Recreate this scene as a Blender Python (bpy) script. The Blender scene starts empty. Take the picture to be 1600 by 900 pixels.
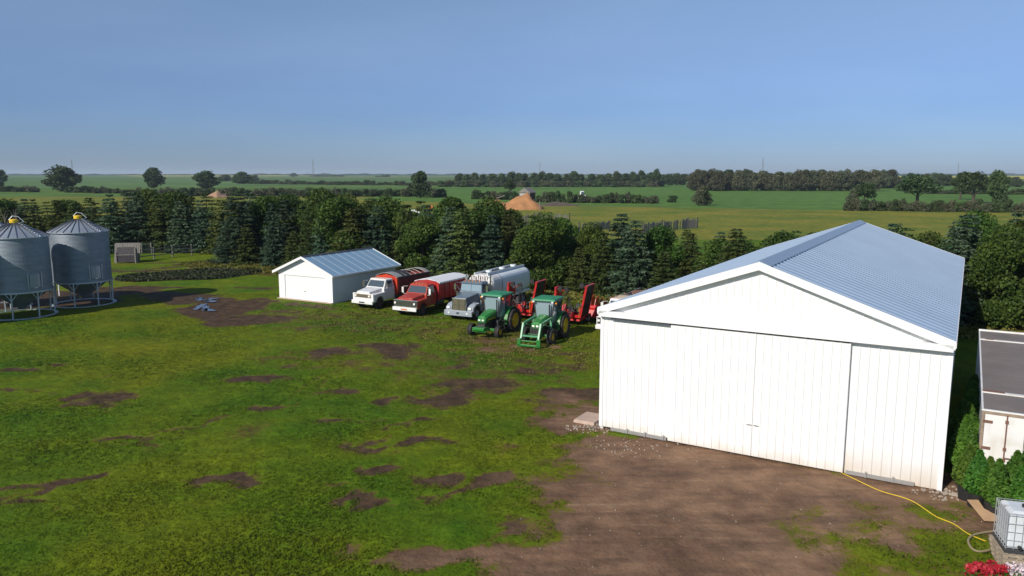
import bpy, bmesh, math, random
import numpy as np
from mathutils import Vector, Matrix, noise
R = math.radians; PI = math.pi
random.seed(7); RNG = np.random.default_rng(7)
S = bpy.context.scene; C = S.collection

# ------------------------------------------------------------ camera, sky, sun
HCAM = 11.0; FPX = 1195.0; PITCH = math.atan(179 / FPX)
cd = bpy.data.cameras.new('camera'); cam = bpy.data.objects.new('camera', cd); C.objects.link(cam)
cam.location = (0, 0, HCAM); cam.rotation_euler = (PI / 2 - PITCH, 0, 0)
cd.sensor_width = 36; cd.lens = 36 * FPX / 1600; cd.clip_start = .1; cd.clip_end = 60000
S.camera = cam
SUN_EL = 34.0; SUN_AZ = math.atan2(-.69, -.72)          # towards the sun, from +Y clockwise
w = bpy.data.worlds.new('World'); S.world = w; w.use_nodes = True
nt = w.node_tree; bg = nt.nodes['Background']; sky = nt.nodes.new('ShaderNodeTexSky')
sky.sky_type = 'NISHITA'; sky.sun_disc = False; sky.sun_elevation = R(SUN_EL); sky.sun_rotation = SUN_AZ % (2 * PI)
sky.altitude = 500; sky.air_density = 1.0; sky.dust_density = .35; sky.ozone_density = 3.0
# cool white balance and a hazy, less bright horizon, by height above the horizon
tg = nt.nodes.new('ShaderNodeTexCoord'); tx = nt.nodes.new('ShaderNodeSeparateXYZ'); nt.links.new(tg.outputs['Generated'], tx.inputs[0])
tr_ = nt.nodes.new('ShaderNodeValToRGB'); nt.links.new(tx.outputs[2], tr_.inputs[0]); e_ = tr_.color_ramp.elements
e_[0].position = 0; e_[0].color = (.36, .50, .86, 1); e_[1].position = .5; e_[1].color = (1, 1, 1, 1)
k_ = tr_.color_ramp.elements.new(.08); k_.color = (.47, .58, .88, 1); k_ = tr_.color_ramp.elements.new(.24); k_.color = (1.0, .98, 1.0, 1); k_ = tr_.color_ramp.elements.new(.15); k_.color = (.74, .76, .93, 1)
tint = nt.nodes.new('ShaderNodeMix'); tint.data_type = 'RGBA'; tint.blend_type = 'MULTIPLY'; tint.inputs['Factor'].default_value = 1
cm_ = nt.nodes.new('ShaderNodeMapping'); cm_.inputs['Scale'].default_value = (2.2, 2.2, 11); cm_.inputs['Rotation'].default_value = (.05, .1, .4); nt.links.new(tg.outputs['Generated'], cm_.inputs[0])
cn_ = nt.nodes.new('ShaderNodeTexNoise'); cn_.inputs['Scale'].default_value = 1.3; cn_.inputs['Detail'].default_value = 7; cn_.inputs['Roughness'].default_value = .55; nt.links.new(cm_.outputs[0], cn_.inputs[0])
cr_ = nt.nodes.new('ShaderNodeValToRGB'); cr_.color_ramp.elements[0].position = .42; cr_.color_ramp.elements[0].color = (1, 1, 1, 1); cr_.color_ramp.elements[1].position = .8; cr_.color_ramp.elements[1].color = (1.14, 1.10, 1.05, 1); nt.links.new(cn_.outputs[0], cr_.inputs[0])
cl_ = nt.nodes.new('ShaderNodeMix'); cl_.data_type = 'RGBA'; cl_.blend_type = 'MULTIPLY'; cl_.inputs['Factor'].default_value = 1; nt.links.new(tr_.outputs[0], cl_.inputs['A']); nt.links.new(cr_.outputs[0], cl_.inputs['B'])
nt.links.new(cl_.outputs['Result'], tint.inputs['B']); nt.links.new(sky.outputs[0], tint.inputs['A']); nt.links.new(tint.outputs['Result'], bg.inputs[0]); bg.inputs[1].default_value = .103
sl = bpy.data.lights.new('sun', 'SUN'); sl.energy = 4.6; sl.angle = R(.5); sl.color = (1, .93, .82)
so = bpy.data.objects.new('sun', sl); C.objects.link(so)
sd = Vector((math.sin(SUN_AZ) * math.cos(R(SUN_EL)), math.cos(SUN_AZ) * math.cos(R(SUN_EL)), math.sin(R(SUN_EL))))
so.rotation_euler = sd.to_track_quat('Z', 'Y').to_euler()
S.view_settings.view_transform = 'Standard'; S.view_settings.look = 'None'
S.view_settings.exposure = 0.0; S.view_settings.gamma = 1
S.render.engine = 'CYCLES'; S.cycles.max_bounces = 6; S.cycles.volume_bounces = 0; S.cycles.transparent_max_bounces = 6

HAZE = .00010

def at(px, py, z=0):
    """ground-plan point (metres) of something surveyed from the photo"""
    x = (px - 800) / FPX; y = -(py - 450) / FPX
    d = Vector((x, math.cos(PITCH) + y * math.sin(PITCH), -math.sin(PITCH) + y * math.cos(PITCH)))
    t = (z - HCAM) / d.z
    return Vector((d.x * t, d.y * t, z))

# ------------------------------------------------------------ materials
MATS = {}
def mat(name, col, rough=.6, metal=0, var=.0, scale=3, bump=0, bscale=None, spec=.5, dirt=None, dscale=2, coat=0, objvar=0, detail=4, stretch=(1,1,1), zmax=0):
    if name in MATS: return MATS[name]
    m = bpy.data.materials.new(name); m.use_nodes = True; n = m.node_tree; b = n.nodes['Principled BSDF']
    L = n.links.new
    b.inputs['Roughness'].default_value = rough; b.inputs['Metallic'].default_value = metal
    b.inputs['Specular IOR Level'].default_value = spec; b.inputs['Coat Weight'].default_value = coat
    tc = n.nodes.new('ShaderNodeTexCoord'); mp = n.nodes.new('ShaderNodeMapping'); mp.inputs['Scale'].default_value = stretch
    L(tc.outputs['Object'], mp.inputs[0])
    rgb = n.nodes.new('ShaderNodeRGB'); rgb.outputs[0].default_value = (*col, 1); out = rgb.outputs[0]
    if dirt and zmax:
        sx = n.nodes.new('ShaderNodeSeparateXYZ'); L(tc.outputs['Object'], sx.inputs[0]); nz = n.nodes.new('ShaderNodeTexNoise'); nz.inputs['Scale'].default_value = dscale; nz.inputs['Detail'].default_value = 6; L(mp.outputs[0], nz.inputs[0])
        mu = n.nodes.new('ShaderNodeMath'); mu.operation = 'MULTIPLY_ADD'; mu.inputs[1].default_value = -zmax * 1.6; L(nz.outputs[0], mu.inputs[0]); L(sx.outputs[2], mu.inputs[2])
        cr = n.nodes.new('ShaderNodeMapRange'); cr.inputs[1].default_value = zmax * .35; cr.inputs[2].default_value = -zmax * .9; L(mu.outputs[0], cr.inputs[0]); mx = n.nodes.new('ShaderNodeMix'); mx.data_type = 'RGBA'; L(cr.outputs[0], mx.inputs['Factor']); L(out, mx.inputs['A']); mx.inputs['B'].default_value = (*dirt, 1); out = mx.outputs['Result']
    elif dirt:
        nz = n.nodes.new('ShaderNodeTexNoise'); nz.inputs['Scale'].default_value = dscale; nz.inputs['Detail'].default_value = 8
        L(mp.outputs[0], nz.inputs[0]); cr = n.nodes.new('ShaderNodeValToRGB')
        cr.color_ramp.elements[0].position = .5; cr.color_ramp.elements[1].position = .72
        L(nz.outputs[0], cr.inputs[0]); mx = n.nodes.new('ShaderNodeMix'); mx.data_type = 'RGBA'
        L(cr.outputs[0], mx.inputs['Factor']); L(out, mx.inputs['A']); mx.inputs['B'].default_value = (*dirt, 1); out = mx.outputs['Result']
    if var or objvar:
        nz = n.nodes.new('ShaderNodeTexNoise'); nz.inputs['Scale'].default_value = scale; nz.inputs['Detail'].default_value = detail
        L(mp.outputs[0], nz.inputs[0])
        mr = n.nodes.new('ShaderNodeMapRange'); mr.inputs[1].default_value = .25; mr.inputs[2].default_value = .75
        mr.inputs[3].default_value = 1 - var; mr.inputs[4].default_value = 1 + var; L(nz.outputs[0], mr.inputs[0])
        hs = n.nodes.new('ShaderNodeHueSaturation'); L(out, hs.inputs['Color'])
        if objvar:
            oi = n.nodes.new('ShaderNodeObjectInfo'); m2 = n.nodes.new('ShaderNodeMapRange')
            m2.inputs[3].default_value = 1 - objvar; m2.inputs[4].default_value = 1 + objvar; L(oi.outputs['Random'], m2.inputs[0])
            mu = n.nodes.new('ShaderNodeMath'); mu.operation = 'MULTIPLY'; L(mr.outputs[0], mu.inputs[0]); L(m2.outputs[0], mu.inputs[1]); L(mu.outputs[0], hs.inputs['Value'])
            m3 = n.nodes.new('ShaderNodeMath'); m3.operation = 'MULTIPLY'; m3.inputs[1].default_value = 7.31; L(oi.outputs['Random'], m3.inputs[0])
            m4 = n.nodes.new('ShaderNodeMath'); m4.operation = 'FRACT'; L(m3.outputs[0], m4.inputs[0])
            m5 = n.nodes.new('ShaderNodeMapRange'); m5.inputs[3].default_value = .475; m5.inputs[4].default_value = .52; L(m4.outputs[0], m5.inputs[0]); L(m5.outputs[0], hs.inputs['Hue'])
        else: L(mr.outputs[0], hs.inputs['Value'])
        out = hs.outputs[0]
    L(out, b.inputs['Base Color'])
    if bump:
        nz = n.nodes.new('ShaderNodeTexNoise'); nz.inputs['Scale'].default_value = bscale or scale; nz.inputs['Detail'].default_value = 6
        L(mp.outputs[0], nz.inputs[0]); bp = n.nodes.new('ShaderNodeBump'); bp.inputs['Strength'].default_value = 1; bp.inputs['Distance'].default_value = bump
        L(nz.outputs[0], bp.inputs['Height']); L(bp.outputs[0], b.inputs['Normal'])
    MATS[name] = m; return m

M = {}
M['white_steel'] = mat('white_steel', (.83, .83, .82), .38, var=.03, scale=.6, spec=.4, dirt=(.66, .60, .52), dscale=1.6, zmax=.45)
M['white_steel_dirty'] = mat('white_steel_dirty', (.80, .80, .80), .38, var=.03, scale=.6, dirt=(.60, .52, .42), dscale=.6, zmax=1.1)
M['white_trim'] = mat('white_trim', (.82, .82, .82), .4)
M['galv_roof'] = mat('galvalume_roof', (.52, .64, .78), .38, .6, var=.05, scale=.4, bump=.002, bscale=2)
M['garage_roof'] = mat('sky_tint_roof', (.28, .45, .60), .4, .35, var=.05, scale=.5)  # blue of the reflected sky put into the bare metal's colour
M['galv'] = mat('galvanised', (.26, .30, .35), .56, .6, var=.16, scale=1.2, bump=.002, stretch=(1, 1, 4))
M['galv_top'] = mat('galvanised_roof_lit', (.56, .60, .64), .45, .75, var=.06, scale=1.5)  # same steel as the walls, made lighter for its sunlit look
M['galv_leg'] = mat('galvanised_leg', (.48, .53, .58), .5, .5, var=.08)
M['seam'] = mat('seam_dark', (.10, .11, .13), .5, .5)
M['yellow'] = mat('yellow_paint', (.75, .50, .02), .45)
M['white_paint'] = mat('white_vehicle_paint', (.78, .78, .77), .3, dirt=(.6, .58, .52), dscale=1.2, coat=.3)
M['red_paint'] = mat('red_vehicle_paint', (.40, .035, .02), .5, var=.18, scale=2, coat=.1, dirt=(.30, .12, .08), dscale=1.6)
M['red_box'] = mat('red_box_paint', (.40, .018, .016), .5, var=.14, scale=1.5, dirt=(.28, .06, .05), dscale=1.1)
M['orange_box'] = mat('red_orange_paint', (.50, .045, .015), .45, var=.12, scale=1.5)
M['red_machine'] = mat('red_machine_paint', (.50, .015, .015), .38, var=.2, scale=3, dirt=(.10, .02, .02), dscale=2.5, coat=.2)
M['maroon'] = mat('dark_maroon', (.16, .03, .03), .6, var=.2)  # deeper red than the front board of the same box
M['grey_paint'] = mat('grey_vehicle_paint', (.12, .16, .20), .35, var=.1, coat=.3)
M['grey_light'] = mat('light_grey_paint', (.30, .34, .38), .38, var=.1, coat=.2)
M['tank'] = mat('tank_sky_tint', (.80, .86, .88), .3, 0, var=.06, scale=.8)  # bluish sky tint of the tank's shaded side put into the white
M['chrome'] = mat('chrome', (.75, .74, .70), .2, 1)
M['chrome_warm'] = mat('aged_chrome', (.55, .44, .30), .35, .7)
M['glass'] = mat('window_glass', (.06, .08, .09), .06, 0, spec=1, coat=1)
M['glass_cab'] = mat('cab_glass', (.22, .30, .33), .06, 0, spec=1, coat=1)
M['rubber'] = mat('rubber', (.022, .021, .022), .85, var=.2, dirt=(.06, .05, .04), dscale=4)
M['black'] = mat('black_parts', (.018, .018, .02), .55, var=.2)
M['darkgrey'] = mat('dark_grey_metal', (.06, .062, .065), .55, .3, var=.2)
M['rim_dark'] = mat('dark_rim', (.09, .05, .04), .7)
M['rim_teal'] = mat('grey_rim', (.30, .40, .42), .5)
M['rim_yellow'] = mat('yellow_rim', (.62, .44, .02), .45, var=.1)
M['green'] = mat('tractor_green', (.018, .19, .028), .42, var=.14, coat=.2, dirt=(.06, .13, .04), dscale=2.2)
M['green_roof'] = mat('tractor_roof_green', (.03, .22, .10), .5, var=.08)
M['green_frame'] = mat('loader_green', (.10, .33, .17), .4, var=.1)
M['lamp'] = mat('lamp_glass', (.85, .85, .82), .15, spec=1)
M['orange_lamp'] = mat('orange_lamp', (.8, .25, .02), .3)
M['orange_stick'] = mat('orange_paint', (.65, .16, .02), .5)
M['tarp_white'] = mat('white_tarp', (.72, .73, .76), .6, var=.04)
M['tarp_dark'] = mat('dark_tarp', (.035, .03, .032), .6, var=.2)
M['tarp_grey'] = mat('grey_steel', (.33, .32, .31), .5, .2, var=.1)
M['old_wood'] = mat('weathered_wood', (.20, .185, .17), .85, var=.3, scale=6, stretch=(1, 1, .2))
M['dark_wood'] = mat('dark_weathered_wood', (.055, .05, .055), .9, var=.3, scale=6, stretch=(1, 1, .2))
M['pallet'] = mat('pallet_wood', (.33, .27, .20), .85, var=.25, scale=5)
M['plywood'] = mat('plywood', (.42, .27, .15), .8, var=.12, scale=3)
M['concrete'] = mat('concrete', (.46, .34, .27), .85, var=.12, scale=3, bump=.005)
M['stone'] = mat('pale_stone', (.34, .29, .24), .85, var=.3, scale=2)
M['bark'] = mat('bark', (.07, .052, .04), .9, var=.3, scale=5)
M['deadwood'] = mat('dead_wood', (.17, .15, .14), .9, var=.2, scale=5)
M['trailer_roof'] = mat('trailer_roof', (.20, .165, .15), .65, .0, var=.14, scale=1.2, dirt=(.15, .13, .12), dscale=.6, detail=8)
M['trailer_white'] = mat('trailer_white', (.78, .77, .75), .4, dirt=(.66, .62, .55), dscale=1.5)
M['rust'] = mat('rust', (.20, .10, .07), .85, var=.3)
M['soil_heap'] = mat('orange_soil', (.40, .19, .075), .95, var=.22, scale=.35, bump=.15, bscale=.8, detail=8)
M['dark_heap'] = mat('dark_soil', (.09, .07, .05), .95, var=.25, scale=.5, bump=.1, bscale=.8)
M['tan_heap'] = mat('tan_soil', (.36, .22, .13), .95, var=.2, scale=.3)
M['pot'] = mat('black_pot', (.02, .02, .022), .5)
M['tote'] = mat('tote_plastic', (.60, .63, .66), .35, var=.08, scale=2)
M['cage'] = mat('tote_cage', (.50, .51, .53), .4, .5)
M['hose'] = mat('tan_hose', (.26, .21, .12), .6)
M['cord'] = mat('yellow_cord', (.70, .48, .03), .5)
M['petal'] = mat('red_petals', (.36, .010, .022), .6, var=.3, scale=20)
M['pinkpetal'] = mat('pale_petals', (.62, .52, .56), .6, var=.2, scale=20)
M['tower'] = mat('tower_steel', (.20, .21, .23), .6, .2)

def leafmat(name, a, b, objvar=.28, rough=.6):
    m = bpy.data.materials.new(name); m.use_nodes = True; n = m.node_tree; L = n.links.new; p = n.nodes['Principled BSDF']
    p.inputs['Roughness'].default_value = rough; p.inputs['Specular IOR Level'].default_value = .25
    geo = n.nodes.new('ShaderNodeNewGeometry'); oi = n.nodes.new('ShaderNodeObjectInfo'); tc = n.nodes.new('ShaderNodeTexCoord')
    nz = n.nodes.new('ShaderNodeTexNoise'); nz.inputs['Scale'].default_value = .9; nz.inputs['Detail'].default_value = 3; L(tc.outputs['Object'], nz.inputs[0])
    ad = n.nodes.new('ShaderNodeMath'); ad.operation = 'MULTIPLY_ADD'; ad.inputs[1].default_value = .55; L(geo.outputs['Random Per Island'], ad.inputs[0])
    sb = n.nodes.new('ShaderNodeMapRange'); sb.inputs[1].default_value = .3; sb.inputs[2].default_value = .7; sb.inputs[3].default_value = -.1; sb.inputs[4].default_value = .55; L(nz.outputs[0], sb.inputs[0]); L(sb.outputs[0], ad.inputs[2])
    mx = n.nodes.new('ShaderNodeMix'); mx.data_type = 'RGBA'; mx.inputs['A'].default_value = (*a, 1); mx.inputs['B'].default_value = (*b, 1); L(ad.outputs[0], mx.inputs['Factor'])
    hs = n.nodes.new('ShaderNodeHueSaturation'); L(mx.outputs['Result'], hs.inputs['Color'])
    mr = n.nodes.new('ShaderNodeMapRange'); mr.inputs[3].default_value = 1 - objvar; mr.inputs[4].default_value = 1 + objvar; L(oi.outputs['Random'], mr.inputs[0]); L(mr.outputs[0], hs.inputs['Value'])
    f = n.nodes.new('ShaderNodeMath'); f.operation = 'MULTIPLY'; f.inputs[1].default_value = 13.7; L(oi.outputs['Random'], f.inputs[0])
    f2 = n.nodes.new('ShaderNodeMath'); f2.operation = 'FRACT'; L(f.outputs[0], f2.inputs[0])
    f3 = n.nodes.new('ShaderNodeMapRange'); f3.inputs[3].default_value = .47; f3.inputs[4].default_value = .52; L(f2.outputs[0], f3.inputs[0]); L(f3.outputs[0], hs.inputs['Hue'])
    L(hs.outputs[0], p.inputs['Base Color'])
    tr = n.nodes.new('ShaderNodeBsdfTranslucent'); L(hs.outputs[0], tr.inputs[0]); ms = n.nodes.new('ShaderNodeMixShader'); ms.inputs[0].default_value = .22
    L(p.outputs[0], ms.inputs[1]); L(tr.outputs[0], ms.inputs[2]); L(ms.outputs[0], n.nodes['Material Output'].inputs[0])
    M[name] = m
leafmat('spruce_blue', (.027, .065, .036), (.105, .165, .092), .34)
leafmat('spruce_green', (.030, .062, .015), (.120, .152, .040), .34)
leafmat('leaf_green', (.022, .058, .009), (.082, .142, .020), .34)
leafmat('leaf_far', (.030, .060, .020), (.085, .125, .042), .25)
leafmat('leaf_far_grey', (.052, .066, .032), (.130, .140, .075), .25)
leafmat('leaf_cedar', (.035, .105, .012), (.110, .230, .025), .12)
leafmat('leaf_garden', (.020, .040, .018), (.070, .085, .040), .1)

# ------------------------------------------------------------ mesh helpers
class MB:
    def __init__(s): s.v = []; s.f = []
    def add(s, vs, fs):
        o = len(s.v); s.v += [tuple(v) for v in vs]; s.f += [tuple(i + o for i in f) for f in fs]; return s
    def box(s, x0, x1, y0, y1, z0, z1):
        return s.frus((x0, x1, y0, y1), (x0, x1, y0, y1), z0, z1)
    def frus(s, a, b, z0, z1):
        v = [(a[0], a[2], z0), (a[1], a[2], z0), (a[1], a[3], z0), (a[0], a[3], z0), (b[0], b[2], z1), (b[1], b[2], z1), (b[1], b[3], z1), (b[0], b[3], z1)]
        return s.add(v, [(3, 2, 1, 0), (4, 5, 6, 7), (0, 1, 5, 4), (1, 2, 6, 5), (2, 3, 7, 6), (3, 0, 4, 7)])
    def prx(s, poly, x0, x1):                       # polygon in (y,z) extruded along x
        n = len(poly); v = [(x0, y, z) for y, z in poly] + [(x1, y, z) for y, z in poly]
        f = [tuple(range(n)), tuple(range(2 * n - 1, n - 1, -1))] + [(i, i + n, (i + 1) % n + n, (i + 1) % n) for i in range(n)]
        return s.add(v, f)
    def pry(s, poly, y0, y1):                       # polygon in (x,z) extruded along y
        n = len(poly); v = [(x, y0, z) for x, z in poly] + [(x, y1, z) for x, z in poly]
        f = [tuple(range(n)), tuple(range(2 * n - 1, n - 1, -1))] + [(i, i + n, (i + 1) % n + n, (i + 1) % n) for i in range(n)]
        return s.add(v, f)
    def quad(s, *p): return s.add(p, [tuple(range(len(p)))])
    def slab(s, p, t):                              # quad thickened along its normal
        p = [Vector(q) for q in p]; n = (p[1] - p[0]).cross(p[2] - p[0]).normalized() * t; k = len(p)
        v = p + [q + n for q in p]
        return s.add(v, [tuple(range(k - 1, -1, -1)), tuple(range(k, 2 * k))] + [(i, (i + 1) % k, (i + 1) % k + k, i + k) for i in range(k)])
    def cyl(s, a, b, r0, r1=None, n=10):
        r1 = r0 if r1 is None else r1; a = Vector(a); b = Vector(b); d = (b - a).normalized()
        u = d.orthogonal().normalized(); w_ = d.cross(u); v = []
        for c, r in ((a, r0), (b, r1)):
            v += [c + (u * math.cos(2 * PI * i / n) + w_ * math.sin(2 * PI * i / n)) * r for i in range(n)]
        return s.add(v, [tuple(range(n - 1, -1, -1)), tuple(range(n, 2 * n))] + [(i, (i + 1) % n, (i + 1) % n + n, i + n) for i in range(n)])
    def tube(s, pts, r, n=6):
        for a, b in zip(pts[:-1], pts[1:]): s.cyl(a, b, r, r, n)
        return s
    def bar(s, a, b, w_, h=None):                   # square bar between points
        h = h or w_; a = Vector(a); b = Vector(b); d = (b - a).normalized(); up = Vector((0, 0, 1)) if abs(d.z) < .95 else Vector((0, 1, 0))
        u = d.cross(up).normalized() * w_ / 2; t = u.cross(d).normalized() * h / 2
        v = [a - u - t, a + u - t, a + u + t, a - u + t, b - u - t, b + u - t, b + u + t, b - u + t]
        return s.add(v, [(3, 2, 1, 0), (4, 5, 6, 7), (0, 1, 5, 4), (1, 2, 6, 5), (2, 3, 7, 6), (3, 0, 4, 7)])
    def lathe(s, prof, n=32, c=(0, 0, 0), axis='z', close=False):
        v = []
        for r, h in prof:
            for i in range(n):
                a = 2 * PI * i / n; x, y = r * math.cos(a), r * math.sin(a)
                v.append((c[0] + x, c[1] + y, c[2] + h) if axis == 'z' else (c[0] + h, c[1] + x, c[2] + y))
        f = []; m = len(prof)
        for j in range(m - 1 + (1 if close else 0)):
            k = (j + 1) % m
            for i in range(n): f.append((j * n + i, j * n + (i + 1) % n, k * n + (i + 1) % n, k * n + i))
        return s.add(v, f)
    def mesh(s, name, m, smooth=False):
        me = bpy.data.meshes.new(name); me.from_pydata(s.v, [], s.f); me.update()
        me.materials.append(m if not isinstance(m, str) else M[m])
        if smooth: me.polygons.foreach_set('use_smooth', [True] * len(me.polygons))
        return me
    def build(s, name, m, parent=None, smooth=False, bevel=0, loc=None):
        o = bpy.data.objects.new(name, s.mesh(name, m, smooth)); C.objects.link(o)
        if parent: o.parent = parent
        if loc: o.location = loc
        bm = bmesh.new(); bm.from_mesh(o.data); bmesh.ops.recalc_face_normals(bm, faces=bm.faces); bm.to_mesh(o.data); bm.free()
        if bevel:
            b = o.modifiers.new('bevel', 'BEVEL'); b.width = bevel; b.segments = 2; b.limit_method = 'ANGLE'; b.angle_limit = R(40)
        return o

def tag(o, label=None, cat=None, group=None, kind=None):
    if label: o['label'] = label
    if cat: o['category'] = cat
    if group: o['group'] = group
    if kind: o['kind'] = kind
    return o
def thing(name, label, cat, loc=(0, 0, 0), rz=0, group=None):
    o = bpy.data.objects.new(name, None); C.objects.link(o); o.empty_display_size = .3
    o.location = loc; o.rotation_euler = (0, 0, rz); return tag(o, label, cat, group)
def copy_tree(o, parent=None):
    c = o.copy(); C.objects.link(c); c.parent = parent
    for ch in o.children: copy_tree(ch, c)
    return c
ORD = 'first second third fourth fifth sixth seventh eighth ninth tenth eleventh twelfth thirteenth fourteenth fifteenth sixteenth seventeenth eighteenth nineteenth twentieth'.split()
TENS = {2: 'twenty', 3: 'thirty', 4: 'forty', 5: 'fifty'}
def ordn(i):                                        # 0-based
    if i < 20: return ORD[i]
    t, r = divmod(i + 1, 10); return (TENS[t] + '-' + ORD[r - 1]) if r else TENS[t][:-1] + 'ieth'

# ------------------------------------------------------------ ground and fields
def nz(x, y, s, seed=0.0): return noise.noise(Vector((x * s, y * s, seed)))
def ell(px, py, rx, ry, amp=1.0, rot=0): p = at(px, py); return (p.x, p.y, rx, ry, amp, R(rot))
# bare or worn earth in the yard: centre, half widths (m), strength, turn
DIRT = [ell(1105, 735, 4.3, 2.6, 1.5, -30), ell(1180, 800, 6.0, 4.0, 1.4, -20), ell(1035, 835, 2.6, 3.2, 1.3, 0), ell(1150, 900, 5.4, 2.6, 1.5, 0),
        ell(935, 655, 2.0, 1.6, 1.3, 20), ell(900, 640, 1.2, 1.8, .7, 30), ell(1400, 770, 4.5, 1.6, .95, -28), ell(1510, 790, 1.5, 3.4, 1.1, 0), ell(1480, 760, 1.4, 1.3, 1.2, 0),
        ell(1330, 850, 4, 2.6, .62, 0), ell(1500, 870, 2.4, 2.4, .75, 0), ell(770, 868, 3.0, .5, 1.1, 3), ell(895, 864, 2.6, .8, 1.2, 0),
        ell(980, 700, 2.2, 1.0, 1.2, -20),
        ell(1325, 790, 2.5, 1.2, .8, -20), ell(1230, 870, 3.2, 2.5, 1.2, 0),
        # worn ground in front of the tractors and trucks
        ell(760, 530, 3.0, 1.2, .62, 0), ell(800, 545, 3.0, 1.3, .62, 0), ell(860, 575, 2.6, 1.6, .72, 20), ell(770, 605, 2.6, 1.2, .72, 25), ell(735, 600, 1.8, 2.2, .9, 10), ell(700, 625, 1.8, 1.2, .85, 0),
        ell(910, 618, 3.0, 1.5, 1.0, 10), ell(590, 540, 2.2, 1.1, .8, 0), ell(510, 548, 1.5, 1.0, 1.0, 0), ell(600, 545, 2.0, 1.0, .8, 0), ell(560, 510, 6, 2.5, .42, 0), ell(600, 560, 8, 3, .38, 0), ell(680, 515, 9, 2.6, .40, -20), ell(880, 560, 5, 3.0, .40, 0), ell(480, 495, 5, 2, .45, 0), ell(760, 580, 6, 3.5, .36, 0),
        # scattered bare spots in the lawn
        ell(405, 590, 1.9, .8, 1.4, 5), ell(165, 622, 1.6, 1.8, 1.1, 20), ell(150, 635, 1.6, .7, 1.0, 0), ell(336, 750, 1.15, .55, 1.6, 3), ell(200, 686, 1.2, .6, .8, 0), ell(436, 636, .9, .6, 1.1, 0),
        ell(120, 742, 1.8, .28, 1.2, 28), ell(60, 755, 1.8, .25, 1.2, 20), ell(30, 788, 1.4, .3, 1.1, 0), ell(580, 732, .95, .5, 1.4, 0), ell(663, 690, .8, .55, 1.3, 0), ell(573, 695, .7, .45, 1.2, 0),
        ell(670, 748, .9, .5, 1.2, 10), ell(765, 752, 1.2, .7, 1.15, 25), ell(735, 765, 1.0, .4, .9, 20), ell(545, 782, .7, .35, 1.2, 0), ell(592, 786, .9, .3, 1.2, 0), ell(800, 702, .8, .6, .75, 0),
        ell(610, 628, .8, .7, 1.0, 0), ell(650, 654, .8, .3, 1.0, 0), ell(320, 660, 2.4, .18, .9, 35), ell(80, 570, 1.0, .4, .9, 0), ell(20, 578, 1.4, .5, 1.0, 0), ell(25, 610, 1.2, .4, .9, 0),
        ell(690, 775, .8, .5, .9, 0), ell(885, 745, 1.3, .8, .6, 0), ell(920, 720, 1.1, .5, .8, 0), ell(540, 655, 1.2, .5, .8, 0), ell(525, 612, .9, .5, .85, 0),
        # muddy wheel tracks and puddle ground by the bins, lane behind the garden
        ell(345, 482, 3.6, 4.0, 1.7, 0), ell(392, 500, 3.6, 2.2, 1.6, 0), ell(300, 468, 3.6, 2.2, 1.5, 0), ell(270, 462, 4.2, 1.6, 1.2, -8), ell(205, 450, 4.4, 1.3, 1.4, 6), ell(225, 455, 5.0, .9, 1.3, -28), ell(440, 487, 2.6, 1.2, .62, 0), ell(420, 450, 3.2, .7, .8, 0),
        ell(350, 412, 6, 2.0, .5, 0), ell(200, 424, 8, .9, 1.0, 10), ell(280, 410, 9, .5, 1.0, 18), ell(240, 419, 10, .6, .9, 16), ell(430, 425, 7, 3.5, .62, 0), ell(400, 470, 2.4, 1.2, .9, 0),
        ell(485, 478, 3.6, .8, .95, -30), ell(40, 470, 5.5, 4.5, 1.6, 0), ell(130, 470, 3.0, 3.0, 1.6, 0), ell(90, 462, 8, 3.5, 1.3, 20)]
def track(a, b, wd, amp):
    p, q = at(*a), at(*b); d = q - p; DIRT.append(((p.x + q.x) / 2, (p.y + q.y) / 2, d.length / 2, wd, amp, math.atan2(d.y, d.x)))
for t_ in (((190, 697), (350, 648), .16, .62), ((182, 708), (345, 660), .14, .5), ((0, 640), (235, 572), .14, .5), ((420, 640), (560, 560), .16, .5), ((430, 652), (575, 568), .15, .45), ((0, 780), (160, 728), .22, .75), ((600, 690), (640, 655), .2, .7),
           ((180, 428), (350, 404), .5, .8), ((180, 440), (355, 409), .45, .7), ((200, 452), (330, 470), .4, 1.0), ((640, 640), (740, 560), .22, .6), ((480, 780), (640, 700), .16, .45), ((650, 872), (900, 800), .2, .6), ((700, 560), (900, 600), .3, .55)): track(*t_)
DA = np.array([(a[0], a[1], a[2], a[3], a[4], a[5]) for a in DIRT]); NEARD = 18    # the first ones are the dry trodden earth before the shed
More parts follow.
